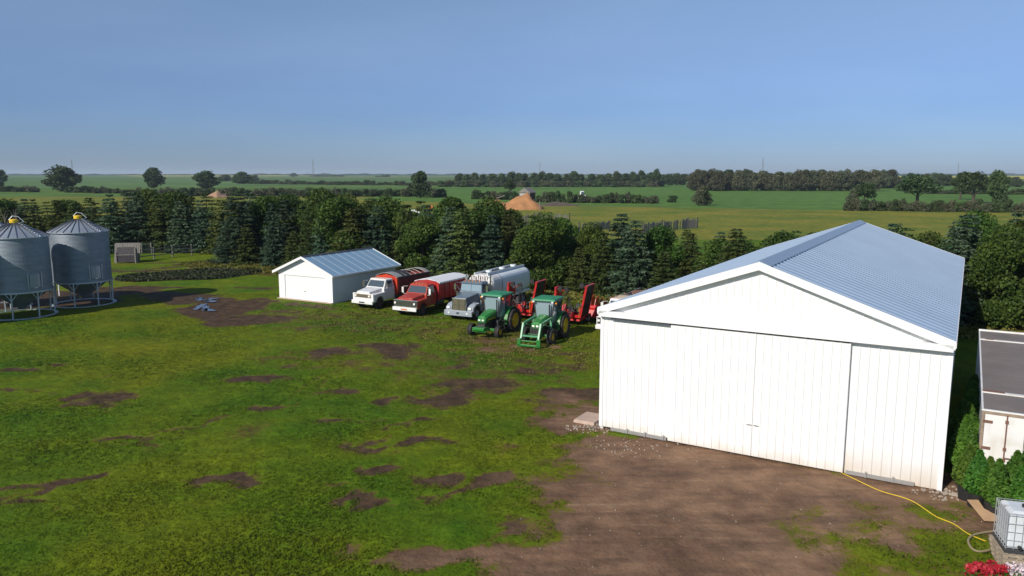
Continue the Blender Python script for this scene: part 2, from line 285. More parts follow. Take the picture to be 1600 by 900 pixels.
def dirt_field(X, Y):
    X = np.asarray(X, float); Y = np.asarray(Y, float); out = np.zeros_like(X); sh = X.shape
    W1 = np.array([noise.noise(Vector((x * .55, y * .55, 1.5))) + .5 * noise.noise(Vector((x * 1.6, y * 1.6, 2.5))) for x, y in zip(X.ravel(), Y.ravel())]).reshape(sh)
    W2 = np.array([noise.noise(Vector((x * .55, y * .55, 21.5))) + .5 * noise.noise(Vector((x * 1.6, y * 1.6, 12.5))) for x, y in zip(X.ravel(), Y.ravel())]).reshape(sh)
    X = X + 1.15 * W1; Y = Y + .9 * W2; dry = np.zeros_like(X)
    for i_, (cx, cy, rx, ry, amp, ro) in enumerate(DA):
        if i_ >= NEARD: rx, ry, amp = rx * .86, ry * .80, amp * .92
        dx = X - cx; dy = Y - cy; c, s = math.cos(ro), math.sin(ro)
        q = ((dx * c + dy * s) / rx) ** 2 + ((-dx * s + dy * c) / ry) ** 2
        out = np.maximum(out, amp * np.clip(1.25 - .62 * q, 0, 1.0))
        if i_ < NEARD: dry = np.maximum(dry, np.clip(1.4 - .5 * q, 0, 1))
    for cx, cy, rx, ry, am in ((*at(1370, 820).xy, 4.2, 2.3, .66), (*at(1430, 880).xy, 3.4, 1.8, .64), (*at(1300, 860).xy, 2.0, 2.0, .4)):
        out = out - am * np.exp(-(((X - cx) / rx) ** 2 + ((Y - cy) / ry) ** 2) ** 1.5) * np.minimum(out, 1)
    return out, dry

def field_mat(name, a, b, c=None, s1=.02, s2=.4, rows=0, rowdir=0, bump=.05):
    m = bpy.data.materials.new(name); m.use_nodes = True; n = m.node_tree; L = n.links.new; p = n.nodes['Principled BSDF']
    p.inputs['Roughness'].default_value = .9; p.inputs['Specular IOR Level'].default_value = .1
    tc = n.nodes.new('ShaderNodeTexCoord')
    n1 = n.nodes.new('ShaderNodeTexNoise'); n1.inputs['Scale'].default_value = s1; n1.inputs['Detail'].default_value = 6; n1.inputs['Roughness'].default_value = .65; L(tc.outputs['Object'], n1.inputs[0])
    r1 = n.nodes.new('ShaderNodeMapRange'); r1.inputs[1].default_value = .35; r1.inputs[2].default_value = .65; L(n1.outputs[0], r1.inputs[0])
    mx = n.nodes.new('ShaderNodeMix'); mx.data_type = 'RGBA'; mx.inputs['A'].default_value = (*a, 1); mx.inputs['B'].default_value = (*b, 1); L(r1.outputs[0], mx.inputs['Factor'])
    n2 = n.nodes.new('ShaderNodeTexNoise'); n2.inputs['Scale'].default_value = s2; n2.inputs['Detail'].default_value = 6; L(tc.outputs['Object'], n2.inputs[0])
    out = mx.outputs['Result']
    if rows:
        mp = n.nodes.new('ShaderNodeMapping'); mp.inputs['Rotation'].default_value = (0, 0, rowdir); mp.inputs['Scale'].default_value = (.004, rows, 1); L(tc.outputs['Object'], mp.inputs[0])
        n3 = n.nodes.new('ShaderNodeTexNoise'); n3.inputs['Scale'].default_value = 1; n3.inputs['Detail'].default_value = 3; L(mp.outputs[0], n3.inputs[0])
        r3 = n.nodes.new('ShaderNodeMapRange'); r3.inputs[1].default_value = .3; r3.inputs[2].default_value = .7; r3.inputs[3].default_value = .78; r3.inputs[4].default_value = 1.22; L(n3.outputs[0], r3.inputs[0])
        h3 = n.nodes.new('ShaderNodeHueSaturation'); L(out, h3.inputs['Color']); L(r3.outputs[0], h3.inputs['Value']); out = h3.outputs[0]
    r2 = n.nodes.new('ShaderNodeMapRange'); r2.inputs[1].default_value = .3; r2.inputs[2].default_value = .7; r2.inputs[3].default_value = .72; r2.inputs[4].default_value = 1.28; L(n2.outputs[0], r2.inputs[0])
    hs = n.nodes.new('ShaderNodeHueSaturation'); L(out, hs.inputs['Color']); L(r2.outputs[0], hs.inputs['Value']); L(hs.outputs[0], p.inputs['Base Color'])
    M[name] = m; return m
field_mat('pasture_mat', (.09, .145, .018), (.23, .20, .030), s1=.06, s2=.7)
field_mat('prairie_mat', (.07, .14, .025), (.11, .17, .04), s1=.004, s2=.05, rows=.006)
field_mat('crop_mat', (.075, .155, .028), (.10, .185, .036), s1=.01, s2=.2, rows=.12, rowdir=-.06)
field_mat('crop_blue_mat', (.075, .15, .045), (.11, .18, .055), s1=.003, s2=.02, rows=.02)
field_mat('canola_mat', (.50, .44, .02), (.42, .40, .03), s1=.004, s2=.02)
field_mat('stubble_mat', (.17, .20, .07), (.12, .17, .05), s1=.004, s2=.02)

def sheet(name, pts, z, m, label=None):
    b = MB().quad(*[(x, y, z) for x, y in pts]); o = b.build(name, m); tag(o, kind='structure'); return o
# one sheet to the horizon with a ring for the near yard
sheet('ground', [(-30000, -300), (30000, -300), (30000, 45000), (-30000, 45000)], -.06, 'prairie_mat')
def pxs(*q): return [tuple(at(*k).xy) for k in q]
sheet('pasture', pxs((-400, 700), (-400, 308), (700, 306), (735, 319), (1330, 329), (2400, 333), (2600, 700)), -.05, 'pasture_mat')
sheet('pasture_near_farm', pxs((-400, 700), (-400, 330), (700, 324), (735, 332), (1600, 338), (2600, 345), (2600, 700)), -.045, 'pasture_mat')
sheet('crop_field', pxs((560, 312), (700, 288.5), (1080, 288.5), (2300, 291), (2400, 333), (1330, 329), (900, 319), (735, 317)), -.04, 'crop_mat')
sheet('far_crop_field', pxs((-500, 300), (-500, 279.6), (700, 279.2), (640, 286), (300, 292)), -.04, 'crop_blue_mat')
sheet('yellow_canola_field', pxs((220, 275.4), (170, 273.9), (520, 273.7), (420, 275.0)), -.03, 'canola_mat')
sheet('yellow_canola_field', pxs((1366, 279.8), (1370, 275.2), (1700, 275.0), (1900, 279.4)), -.03, 'canola_mat')
sheet('pale_stubble_field', pxs((180, 277.4), (220, 275.7), (720, 275.2), (690, 277.4)), -.035, 'stubble_mat')
sheet('pale_stubble_field', pxs((900, 276.6), (930, 275.0), (1120, 275.0), (1110, 276.6)), -.035, 'stubble_mat')

# the yard: fine mesh with a worn-earth attribute
def yard_mat():
    m = bpy.data.materials.new('yard_mat'); m.use_nodes = True; n = m.node_tree; L = n.links.new; p = n.nodes['Principled BSDF']
    p.inputs['Specular IOR Level'].default_value = .15
    tc = n.nodes.new('ShaderNodeTexCoord'); at_ = n.nodes.new('ShaderNodeAttribute'); at_.attribute_name = 'dirt'
    def noi(s, d=6, ro=.6):
        k = n.nodes.new('ShaderNodeTexNoise'); k.inputs['Scale'].default_value = s; k.inputs['Detail'].default_value = d; k.inputs['Roughness'].default_value = ro; L(tc.outputs['Object'], k.inputs[0]); return k.outputs[0]
    def rng(x, a, b, c, d):
        k = n.nodes.new('ShaderNodeMapRange'); k.inputs[1].default_value = a; k.inputs[2].default_value = b; k.inputs[3].default_value = c; k.inputs[4].default_value = d; L(x, k.inputs[0]); return k.outputs[0]
    def mix(f, A, B):
        k = n.nodes.new('ShaderNodeMix'); k.data_type = 'RGBA'; L(f, k.inputs['Factor'])
        for q, s in ((A, 'A'), (B, 'B')):
            if isinstance(q, tuple): k.inputs[s].default_value = (*q, 1)
            else: L(q, k.inputs[s])
        return k.outputs['Result']
    g = mix(rng(noi(.13, 5), .38, .64, 0, 1), (.046, .118, .003), (.140, .172, .004))
    g = mix(rng(noi(.5, 6), .40, .72, 0, .75), g, (.085, .140, .003))
    g = mix(rng(noi(.055, 4), .5, .72, 0, .8), g, (.185, .160, .004))
    g = mix(rng(noi(5, 6), .45, .8, 0, .35), g, (.036, .082, .004))
    d = mix(rng(noi(.35, 8, .7), .36, .64, 0, 1), (.115, .062, .038), (.25, .150, .090))
    wv = n.nodes.new('ShaderNodeTexNoise'); wv.inputs['Scale'].default_value = 1; wv.inputs['Detail'].default_value = 7; wv.inputs['Distortion'].default_value = .6; mpw = n.nodes.new('ShaderNodeMapping'); mpw.inputs['Rotation'].default_value = (0, 0, R(35)); mpw.inputs['Scale'].default_value = (.25, 1.6, 1); L(tc.outputs['Object'], mpw.inputs[0]); L(mpw.outputs[0], wv.inputs[0])
    d = mix(rng(wv.outputs[0], .50, .68, 0, .55), d, (.070, .040, .028)); d = mix(rng(wv.outputs[0], .40, .28, 0, .5), d, (.30, .20, .125))
    d = mix(rng(noi(9, 8, .7), .5, .72, 0, .6), d, (.20, .13, .075))
    d = mix(rng(noi(30, 4, .7), .62, .72, 0, .7), d, (.24, .20, .15))
    ay = n.nodes.new('ShaderNodeAttribute'); ay.attribute_name = 'dry'; wet = mix(rng(noi(1.3, 8, .7), .35, .65, 0, 1), (.040, .024, .014), (.100, .062, .034)); d = mix(ay.outputs['Fac'], wet, d)
    ad = n.nodes.new('ShaderNodeMath'); ad.operation = 'ADD'; L(at_.outputs['Fac'], ad.inputs[0]); L(rng(noi(3.2, 9, .78), .2, .8, -.62, .62), ad.inputs[1])
    f = rng(ad.outputs[0], .40, .70, 0, 1)
    # dry straw-coloured fringe
    e = rng(ad.outputs[0], .22, .45, 0, .6)
    g = mix(e, g, (.125, .075, .018))
    col = mix(f, g, d); hs = n.nodes.new('ShaderNodeHueSaturation'); L(rng(noi(1.1, 8, .7), .3, .7, .72, 1.28), hs.inputs['Value']); L(col, hs.inputs['Color']); L(hs.outputs[0], p.inputs['Base Color'])
    L(rng(f, 0, 1, .9, .75), p.inputs['Roughness'])
    b1 = n.nodes.new('ShaderNodeBump'); b1.inputs['Strength'].default_value = 1; b1.inputs['Distance'].default_value = .035; L(noi(4, 8, .7), b1.inputs['Height'])
    b2 = n.nodes.new('ShaderNodeBump'); b2.inputs['Strength'].default_value = .8; b2.inputs['Distance'].default_value = .30; L(noi(.6, 5), b2.inputs['Height']); L(b2.outputs[0], b1.inputs['Normal']); L(b1.outputs[0], p.inputs['Normal'])
    M['yard'] = m
yard_mat()
x0, x1, y0, y1, st = -85., 75., 12., 128., .3
xs = np.arange(x0, x1, st); ys = np.arange(y0, y1, st); XX, YY = np.meshgrid(xs, ys)
dirt, dry = dirt_field(XX, YY)
vn = np.array([noise.noise(Vector((x * .9, y * .9, 3))) for x, y in zip(XX.ravel(), YY.ravel())]).reshape(XX.shape)
vn2 = np.array([noise.noise(Vector((x * .22, y * .22, 9))) for x, y in zip(XX.ravel(), YY.ravel())]).reshape(XX.shape)
dirt = np.clip(dirt * (1 + .0 * vn) + .55 * vn * (dirt > .02) + np.clip(vn2 - .38, 0, 1) * 1.0 * (XX > -22) * (YY < 70) + np.clip(vn2 - .5, 0, 1) * .8, 0, 1.6)
nx, ny = len(xs), len(ys); idx = np.arange(nx * ny).reshape(ny, nx)
F = np.stack([idx[:-1, :-1], idx[:-1, 1:], idx[1:, 1:], idx[1:, :-1]], -1).reshape(-1, 4)
me = bpy.data.meshes.new('yard'); V = np.stack([XX, YY, .03 * vn2 * (1 - np.clip(dirt, 0, 1)) - .012 * np.clip(dirt, 0, 1)], -1).reshape(-1, 3)
me.vertices.add(len(V)); me.vertices.foreach_set('co', V.ravel()); me.loops.add(F.size); me.loops.foreach_set('vertex_index', F.ravel().astype(np.int32))
me.polygons.add(len(F)); me.polygons.foreach_set('loop_start', (np.arange(len(F)) * 4).astype(np.int32)); me.polygons.foreach_set('use_smooth', np.ones(len(F), bool)); me.update(calc_edges=True)
a = me.attributes.new('dirt', 'FLOAT', 'POINT'); a.data.foreach_set('value', dirt.ravel().astype(np.float32)); a = me.attributes.new('dry', 'FLOAT', 'POINT'); a.data.foreach_set('value', dry.ravel().astype(np.float32)); me.materials.append(M['yard'])
yo = bpy.data.objects.new('farmyard_ground', me); C.objects.link(yo); tag(yo, kind='structure')
def dirt_at(x, y):
    i = np.clip(((np.asarray(x) - x0) / st).astype(int), 0, nx - 1); j = np.clip(((np.asarray(y) - y0) / st).astype(int), 0, ny - 1); return dirt[j, i]

# grass tufts (one object: nobody could count it)
def tri_object(name, P, m, kind=None):
    """P: (n,3,3) triangles"""
    me = bpy.data.meshes.new(name); n = len(P); me.vertices.add(n * 3); me.vertices.foreach_set('co', P.ravel().astype(np.float32))
    me.loops.add(n * 3); me.loops.foreach_set('vertex_index', np.arange(n * 3, dtype=np.int32)); me.polygons.add(n); me.polygons.foreach_set('loop_start', (np.arange(n) * 3).astype(np.int32)); me.update(calc_edges=True)
    me.materials.append(m); return me
def grass_mat():
    m = bpy.data.materials.new('grass_blades'); m.use_nodes = True; n = m.node_tree; L = n.links.new; p = n.nodes['Principled BSDF']; p.inputs['Roughness'].default_value = .6; p.inputs['Specular IOR Level'].default_value = .2
    tc = n.nodes.new('ShaderNodeTexCoord'); geo = n.nodes.new('ShaderNodeNewGeometry')
    n1 = n.nodes.new('ShaderNodeTexNoise'); n1.inputs['Scale'].default_value = .13; n1.inputs['Detail'].default_value = 5; L(tc.outputs['Object'], n1.inputs[0])
    r = n.nodes.new('ShaderNodeMapRange'); r.inputs[1].default_value = .38; r.inputs[2].default_value = .64; r.inputs[4].default_value = .8; L(n1.outputs[0], r.inputs[0])
    ad = n.nodes.new('ShaderNodeMath'); ad.operation = 'MULTIPLY_ADD'; ad.inputs[1].default_value = .22; L(geo.outputs['Random Per Island'], ad.inputs[0]); L(r.outputs[0], ad.inputs[2])
    mx = n.nodes.new('ShaderNodeMix'); mx.data_type = 'RGBA'; mx.inputs['A'].default_value = (.046, .120, .003, 1); mx.inputs['B'].default_value = (.145, .175, .004, 1); L(ad.outputs[0], mx.inputs['Factor'])
    L(mx.outputs['Result'], p.inputs['Base Color']); up = n.nodes.new('ShaderNodeMix'); up.data_type = 'VECTOR'; up.inputs['Factor'].default_value = .85; L(geo.outputs['Normal'], up.inputs['A']); up.inputs['B'].default_value = (0, 0, 1); vn_ = n.nodes.new('ShaderNodeVectorMath'); vn_.operation = 'NORMALIZE'; L(up.outputs['Result'], vn_.inputs[0]); L(vn_.outputs[0], p.inputs['Normal'])
    tr = n.nodes.new('ShaderNodeBsdfTranslucent'); L(mx.outputs['Result'], tr.inputs[0]); ms = n.nodes.new('ShaderNodeMixShader'); ms.inputs[0].default_value = .12
    L(p.outputs[0], ms.inputs[1]); L(tr.outputs[0], ms.inputs[2]); L(ms.outputs[0], n.nodes['Material Output'].inputs[0]); return m
HU = Vector((math.cos(R(30.8)), -math.sin(R(30.8)), 0)); HV = Vector((math.sin(R(30.8)), math.cos(R(30.8)), 0)); HO = at(937, 669)
N = 190000
v_ = RNG.random(N) ** 1.15; gy = 15 + v_ * 55; gx = (RNG.random(N) - .5) * 2 * (gy * .70 + 1)
dd = dirt_at(gx, gy); n3 = np.array([noise.noise(Vector((x * 1.6, y * 1.6, 5))) for x, y in zip(gx, gy)])
keep = (dd + .5 * n3 + .25 * RNG.random(N) < .50)
lu = (gx - HO.x) * HU.x + (gy - HO.y) * HU.y; lv = (gx - HO.x) * HV.x + (gy - HO.y) * HV.y
keep &= ~((lu > -.1) & (lu < 13.2) & (lv > -.15) & (lv < 31))
gx, gy, n3 = gx[keep], gy[keep], n3[keep]; n_ = len(gx)
P = []
for k in range(3):
    ang = RNG.random(n_) * 2 * PI; hgt_ = (.004 + .026 * RNG.random(n_) ** 1.5) * (1 + .8 * n3) ; wd = .022 + .022 * RNG.random(n_); le = .07 * RNG.random(n_); la = RNG.random(n_) * 2 * PI
    ox = gx + (RNG.random(n_) - .5) * .16; oy = gy + (RNG.random(n_) - .5) * .16
    P.append(np.stack([np.stack([ox - np.cos(ang) * wd, oy - np.sin(ang) * wd, 0 * ox - .02], -1), np.stack([ox + np.cos(ang) * wd, oy + np.sin(ang) * wd, 0 * ox - .02], -1), np.stack([ox + np.cos(la) * le, oy + np.sin(la) * le, hgt_ + .02], -1)], 1))
go = bpy.data.objects.new('grass', tri_object('grass', np.concatenate(P), grass_mat())); C.objects.link(go)
tag(go, 'short patchy green and yellowish lawn grass covering the farmyard', 'grass', kind='stuff')

# puddles
M['water'] = mat('puddle_water', (.05, .045, .045), .04, spec=1)
def puddle(px, py, rx, ry, rot, seed):
    c = at(px, py); b = MB(); pts = []
    for i in range(28):
        a_ = 2 * PI * i / 28; r = 1 + .75 * noise.noise(Vector((math.cos(a_) * 1.9, math.sin(a_) * 1.9, seed)))
        x, y = rx * r * math.cos(a_), ry * r * math.sin(a_); pts.append((c.x + x * math.cos(rot) - y * math.sin(rot), c.y + x * math.sin(rot) + y * math.cos(rot), .045))
    b.quad(*pts); return tag(b.build('puddle', 'water'), kind='structure')
puddle(312, 480, .28, 1.5, .15, 1); puddle(321, 482, .26, 1.2, .35, 3); puddle(325, 484.5, .35, .9, .9, 14); puddle(318, 469, .7, .55, .3, 4); puddle(327, 471, .8, .35, -.5, 12); puddle(309, 467, .35, .8, .2, 9); puddle(334, 467, .5, .25, .2, 5)

# ------------------------------------------------------------ machine hall (large white shed)
HW, HL, HE, HA = 13.03, 29.5, 5.38, 7.66
def hall():
    t = thing('machine_shed', 'large white steel machine shed with wide sliding doors and blue-grey ribbed metal roof', 'shed', HO, -R(30.8))
    # side walls, back wall
    b = MB(); b.box(0, .15, .02, HL, 0, HE - .05); b.box(HW - .15, HW, .02, HL, 0, HE - .05); b.pry([(.16, .0), (HW - .16, .0), (HW - .16, HE - .05), (HW / 2, HA - .12), (.16, HE - .05)], HL - .15, HL - .005)
    def ribs(b, x, y0_, y1_, sx, step=.3):
        k = y0_
        while k < y1_:
            b.add([(x, k - .02, 0), (x, k + .05, 0), (x + sx * .02, k + .03, 0), (x + sx * .02, k, 0), (x, k - .02, HE - .08), (x, k + .05, HE - .08), (x + sx * .02, k + .03, HE - .08), (x + sx * .02, k, HE - .08)], [(0, 3, 7, 4), (3, 2, 6, 7), (2, 1, 5, 6)]); k += step
    ribs(b, 0, .3, HL - .1, -1); ribs(b, HW, .3, HL - .1, 1)
    b.build('side_wall', 'white_steel', t)
    def panel(nm, m, xa, xb, ya, yb, z0, ztop, step=.305, t_=t):
        """ribbed cladding sheet on the front, outer face at ya, ribs standing out towards the front"""
        b = MB(); n = max(2, int(round((xb - xa) / step))); w_ = (xb - xa) / n; prof = []
        for i in range(n):
            s = xa + i * w_; prof += [(s, ya), (s + w_ * .80, ya), (s + w_ * .86, ya - .022), (s + w_ * .93, ya - .022)]
        prof += [(xb, ya)]; v = []
        f = []
        for x, y in prof: v += [(x, y, z0), (x, y, ztop(x)), (x, yb, z0), (x, yb, ztop(x))]
        for i in range(len(prof) - 1):
            a_ = i * 4; c_ = a_ + 4; f += [(a_, c_, c_ + 1, a_ + 1), (a_ + 2, a_ + 3, c_ + 3, c_ + 2), (a_ + 1, c_ + 1, c_ + 3, a_ + 3), (a_, a_ + 2, c_ + 2, c_)]
        f += [(0, 1, 3, 2), (len(v) - 4, len(v) - 2, len(v) - 1, len(v) - 3)]
        b.add(v, f); return b.build(nm, m, t_)
    zf = lambda x: HE - .42
    panel('front_wall', 'white_steel', .0, 3.15, 0, .14, .12, zf)
    panel('front_wall', 'white_steel_dirty', 9.86, HW, 0, .14, .02, zf)
    d1 = panel('sliding_door', 'white_steel', 3.12, 6.52, -.14, -.05, .06, lambda x: HE - .44); d1['label'] = 'left leaf of the middle sliding doors'
    d2 = panel('sliding_door', 'white_steel', 6.528, 9.86, -.14, -.05, .06, lambda x: HE - .44); d2['label'] = 'right leaf of the middle sliding doors'
    for d, xx in ((d1, 6.38), (d2, 6.64)):
        h = MB(); h.box(xx - .08, xx + .12, -.185, -.155, 1.3, 1.33); h.build('handle', 'tarp_grey', d)
    gz = lambda x: HE - .05 + (HA - HE - .1) * (1 - abs(x - HW / 2) / (HW / 2))
    # gable as two halves (ribs follow slope)
    panel('gable', 'white_steel', .02, HW / 2, .0, .14, HE - .2, gz); panel('gable', 'white_steel', HW / 2, HW - .02, .0, .14, HE - .2, gz)
    MB().box(-.02, HW + .02, -.28, .0, HE - .36, HE - .12).build('door_track', 'white_trim', t)
    MB().box(.5, 3.1, -.2, -.05, HE - .46, HE - .37).build('track_gap', 'seam', t)
    for xa, xb, qs in ((.55, 3.05, (1.3, 2.1, 2.9)), (9.95, 12.2, (10.6, 11.5))):
        tr = MB(); tr.box(xa, xb, -.10, -.04, .02, .15)
        for q in qs: tr.box(q, q + .05, -.14, -.10, .02, .24)
        tr.build('floor_guide', 'tarp_grey', t)
    MB().box(3.15, 9.84, -.02, .1, -.02, .3).build('door_gap', 'seam', t)
    # corner trim
    MB().box(-.03, .12, -.03, -.003, .12, HE - .37).build('corner_trim', 'white_trim', t); MB().box(HW - .12, HW + .03, -.03, -.003, .0, HE - .37).build('corner_trim', 'white_trim', t)
    # roof
    ov, oy = .07, .25
    for s in (0, 1):
        b = MB(); x_e = -ov if s == 0 else HW + ov; dz = (HA - HE) / (HW / 2); z_e = HE - ov * dz
        y = -oy; n = int((HL + 2 * oy) / .60); w_ = (HL + 2 * oy) / n; prof = []
        for i in range(n): prof += [(y + i * w_, 0), (y + i * w_ + w_ * .66, 0), (y + i * w_ + w_ * .74, .045), (y + i * w_ + w_ * .84, .045), (y + i * w_ + w_ * .94, 0)]
        prof += [(HL + oy, 0)]; v = []; f = []
        for yy, h in prof: v += [(x_e, yy, z_e + h), (HW / 2, yy, HA + h), (x_e, yy, z_e - .05), (HW / 2, yy, HA - .05)]
        for i in range(len(prof) - 1): a_ = i * 4; c_ = a_ + 4; f += [(a_, c_, c_ + 1, a_ + 1), (a_ + 2, a_ + 3, c_ + 3, c_ + 2), (a_, a_ + 2, c_ + 2, c_)]
        b.add(v, f); b.build('roof', 'galv_roof', t)
        # barge boards front and back
        for ya, yb in ((-oy - .03, -oy + .0), (HL + oy, HL + oy + .03)):
            g = MB(); g.pry([(x_e, z_e - .26), (HW / 2, HA - .26), (HW / 2, HA + .05), (x_e, z_e + .05)], ya, yb); g.build('barge_board', 'white_trim', t)
        g = MB(); g.box(x_e - .03 if s == 0 else x_e, x_e if s == 0 else x_e + .03, -oy, HL + oy, z_e - .2, z_e - .0); g.build('fascia', 'white_trim', t)
        g = MB(); g.pry([(x_e, z_e - .25), (HW / 2, HA - .25), (HW / 2, HA - .22), (x_e, z_e - .22)], -oy, .0); g.build('soffit', 'white_trim', t)
    r = MB(); dz = (HA - HE) / (HW / 2)
    r.pry([(HW / 2 - .42, HA - .42 * dz + .04), (HW / 2, HA + .045), (HW / 2 + .42, HA - .42 * dz + .04), (HW / 2 + .42, HA - .42 * dz + .06), (HW / 2, HA + .09), (HW / 2 - .42, HA - .42 * dz + .06)], -oy - .02, HL + oy + .02)
    r.build('ridge_cap', mat('ridge_cap', (.40, .48, .58), .4, .5), t)
hall()
sl_ = at(922, 656); t = thing('concrete_slab', 'small pinkish concrete slab at the left corner of the big shed', 'slab', sl_, -R(30.8))
MB().frus((-.55, .5, -.65, .75), (-.5, .47, -.6, .72), -.03, .12).build('slab', 'concrete', t, bevel=.02)
def rubble(px, py, n, r, label, sc=1.):
    c = at(px, py); b = MB()
    for i in range(n):
        a_ = random.random() * 2 * PI; q = r * random.random() ** .7; x, y = c.x + q * 1.6 * math.cos(a_), c.y + q * math.sin(a_); s = random.uniform(.012, .035) * sc
        b.frus((x - s, x + s * random.uniform(.6, 1.2), y - s, y + s), (x - s * .5, x + s * .5, y - s * .6, y + s * .4), -.02, s * random.uniform(.6, 1.1))
    tag(b.build('gravel', 'stone'), label, 'gravel', kind='stuff')
rubble(925, 668, 110, .75, 'pale loose stones beside the small concrete slab at the left shed corner', 1.4)
rubble(1478, 770, 130, .7, 'pale loose stones at the right front corner of the big shed', 1.4)
rubble(1010, 695, 90, 1.6, 'scattered small stones along the left part of the shed front', 1.0)
rubble(1150, 800, 90, 5.5, 'sparse pebbles on the bare earth before the big shed', .62)

# ------------------------------------------------------------ garage
GO = at(437, 465.5); GW, GL, GE, GA = 6.3, 8.6, 2.55, 3.85
def garage():
    t = thing('garage', 'small white garage with metal roof tinted as reflected sky, left of the parked trucks', 'garage', GO, -R(29.5))
    b = MB()
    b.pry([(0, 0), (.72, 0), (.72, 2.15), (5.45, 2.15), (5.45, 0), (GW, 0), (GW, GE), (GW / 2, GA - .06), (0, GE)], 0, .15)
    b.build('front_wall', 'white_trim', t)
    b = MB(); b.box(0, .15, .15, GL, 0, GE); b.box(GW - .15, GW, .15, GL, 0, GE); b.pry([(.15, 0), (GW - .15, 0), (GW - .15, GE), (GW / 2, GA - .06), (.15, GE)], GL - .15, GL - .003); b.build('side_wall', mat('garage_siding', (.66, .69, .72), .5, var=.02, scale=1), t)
    d = MB()
    for i in range(4): d.box(.73, 5.44, .07, .11, .03 + i * .53, .03 + i * .53 + .525)
    do = d.build('garage_door', 'white_trim', t); MB().box(3.0, 3.16, .03, .069, .78, .84).build('handle', 'chrome', do)
    MB().box(.74, 5.43, .112, .13, 0, 2.15).build('door_backing', 'tarp_grey', t)
    MB().box(-.05, GW + .05, -.25, -.005, -.05, .07).build('sill', 'concrete', t)
    dz = (GA - GE) / (GW / 2); ov = .38
    for s in (0, 1):
        xe = -ov if s == 0 else GW + ov; ze = GE - ov * dz + .04; b = MB(); y = -.35; n = 34; w_ = (GL + .7) / n; prof = []
        for i in range(n): prof += [(y + i * w_, 0), (y + i * w_ + w_ * .5, 0), (y + i * w_ + w_ * .75, .014)]
        prof += [(GL + .35, 0)]; v = []; f = []
        for yy, h in prof: v += [(xe, yy, ze + h), (GW / 2, yy, GA + .04 + h), (xe, yy, ze - .06), (GW / 2, yy, GA - .02)]
        for i in range(len(prof) - 1): a_ = i * 4; c_ = a_ + 4; f += [(a_, c_, c_ + 1, a_ + 1), (a_ + 2, a_ + 3, c_ + 3, c_ + 2), (a_, a_ + 2, c_ + 2, c_)]
        b.add(v, f); b.build('roof', 'garage_roof', t)
        sm = MB()
        for i in range(1, 9):
            yy = -.35 + i * (GL + .7) / 9; sm.add([(xe, yy - .03, ze + .020), (xe, yy + .03, ze + .020), (GW / 2, yy + .03, GA + .064), (GW / 2, yy - .03, GA + .064)], [(0, 1, 2, 3)])
        sm.build('roof_seam_glint', 'white_trim', t)  # white strips paint in the sun glints on the rib sides
        for ya, yb in ((-.39, -.35), (GL + .35, GL + .39)):
            g = MB(); g.pry([(xe, ze - .17), (GW / 2, GA - .13), (GW / 2, GA + .09), (xe, ze + .05)], ya, yb); g.build('barge_board', 'white_trim', t)
        g = MB(); xo = -.04 if s == 0 else 0; g.box(xe + xo, xe + xo + .04, -.35, GL + .35, ze - .12, ze + .0); g.build('fascia', 'white_trim', t)
        g = MB(); g.pry([(xe, ze - .15), (0 if s == 0 else GW, GE - .1), (0 if s == 0 else GW, GE - .06), (xe, ze - .12)], -.34, GL + .34); g.build('soffit', 'white_trim', t)
    r = MB(); r.pry([(GW / 2 - .2, GA + .0), (GW / 2, GA + .09), (GW / 2 + .2, GA + .0), (GW / 2, GA + .12)], -.4, GL + .4); r.build('ridge_cap', 'seam', t)
    w_ = MB(); w_.box(GW + .004, GW + .05, 6.6, 6.66, 1.2, 1.95); w_.box(GW + .004, GW + .05, 7.64, 7.7, 1.2, 1.95); w_.box(GW + .004, GW + .05, 6.66, 7.64, 1.2, 1.26); w_.box(GW + .004, GW + .05, 6.66, 7.64, 1.89, 1.95)
    wo = w_.build('window', 'white_trim', t); MB().box(GW + .004, GW + .02, 6.66, 7.64, 1.26, 1.89).build('pane', 'glass', wo)
    MB().box(GW + .004, GW + .04, 1.5, 1.62, 1.05, 1.17).build('vent', 'white_trim', t); MB().box(GW + .004, GW + .04, 2.35, 2.44, .75, .84).build('vent', 'white_trim', t)
garage()

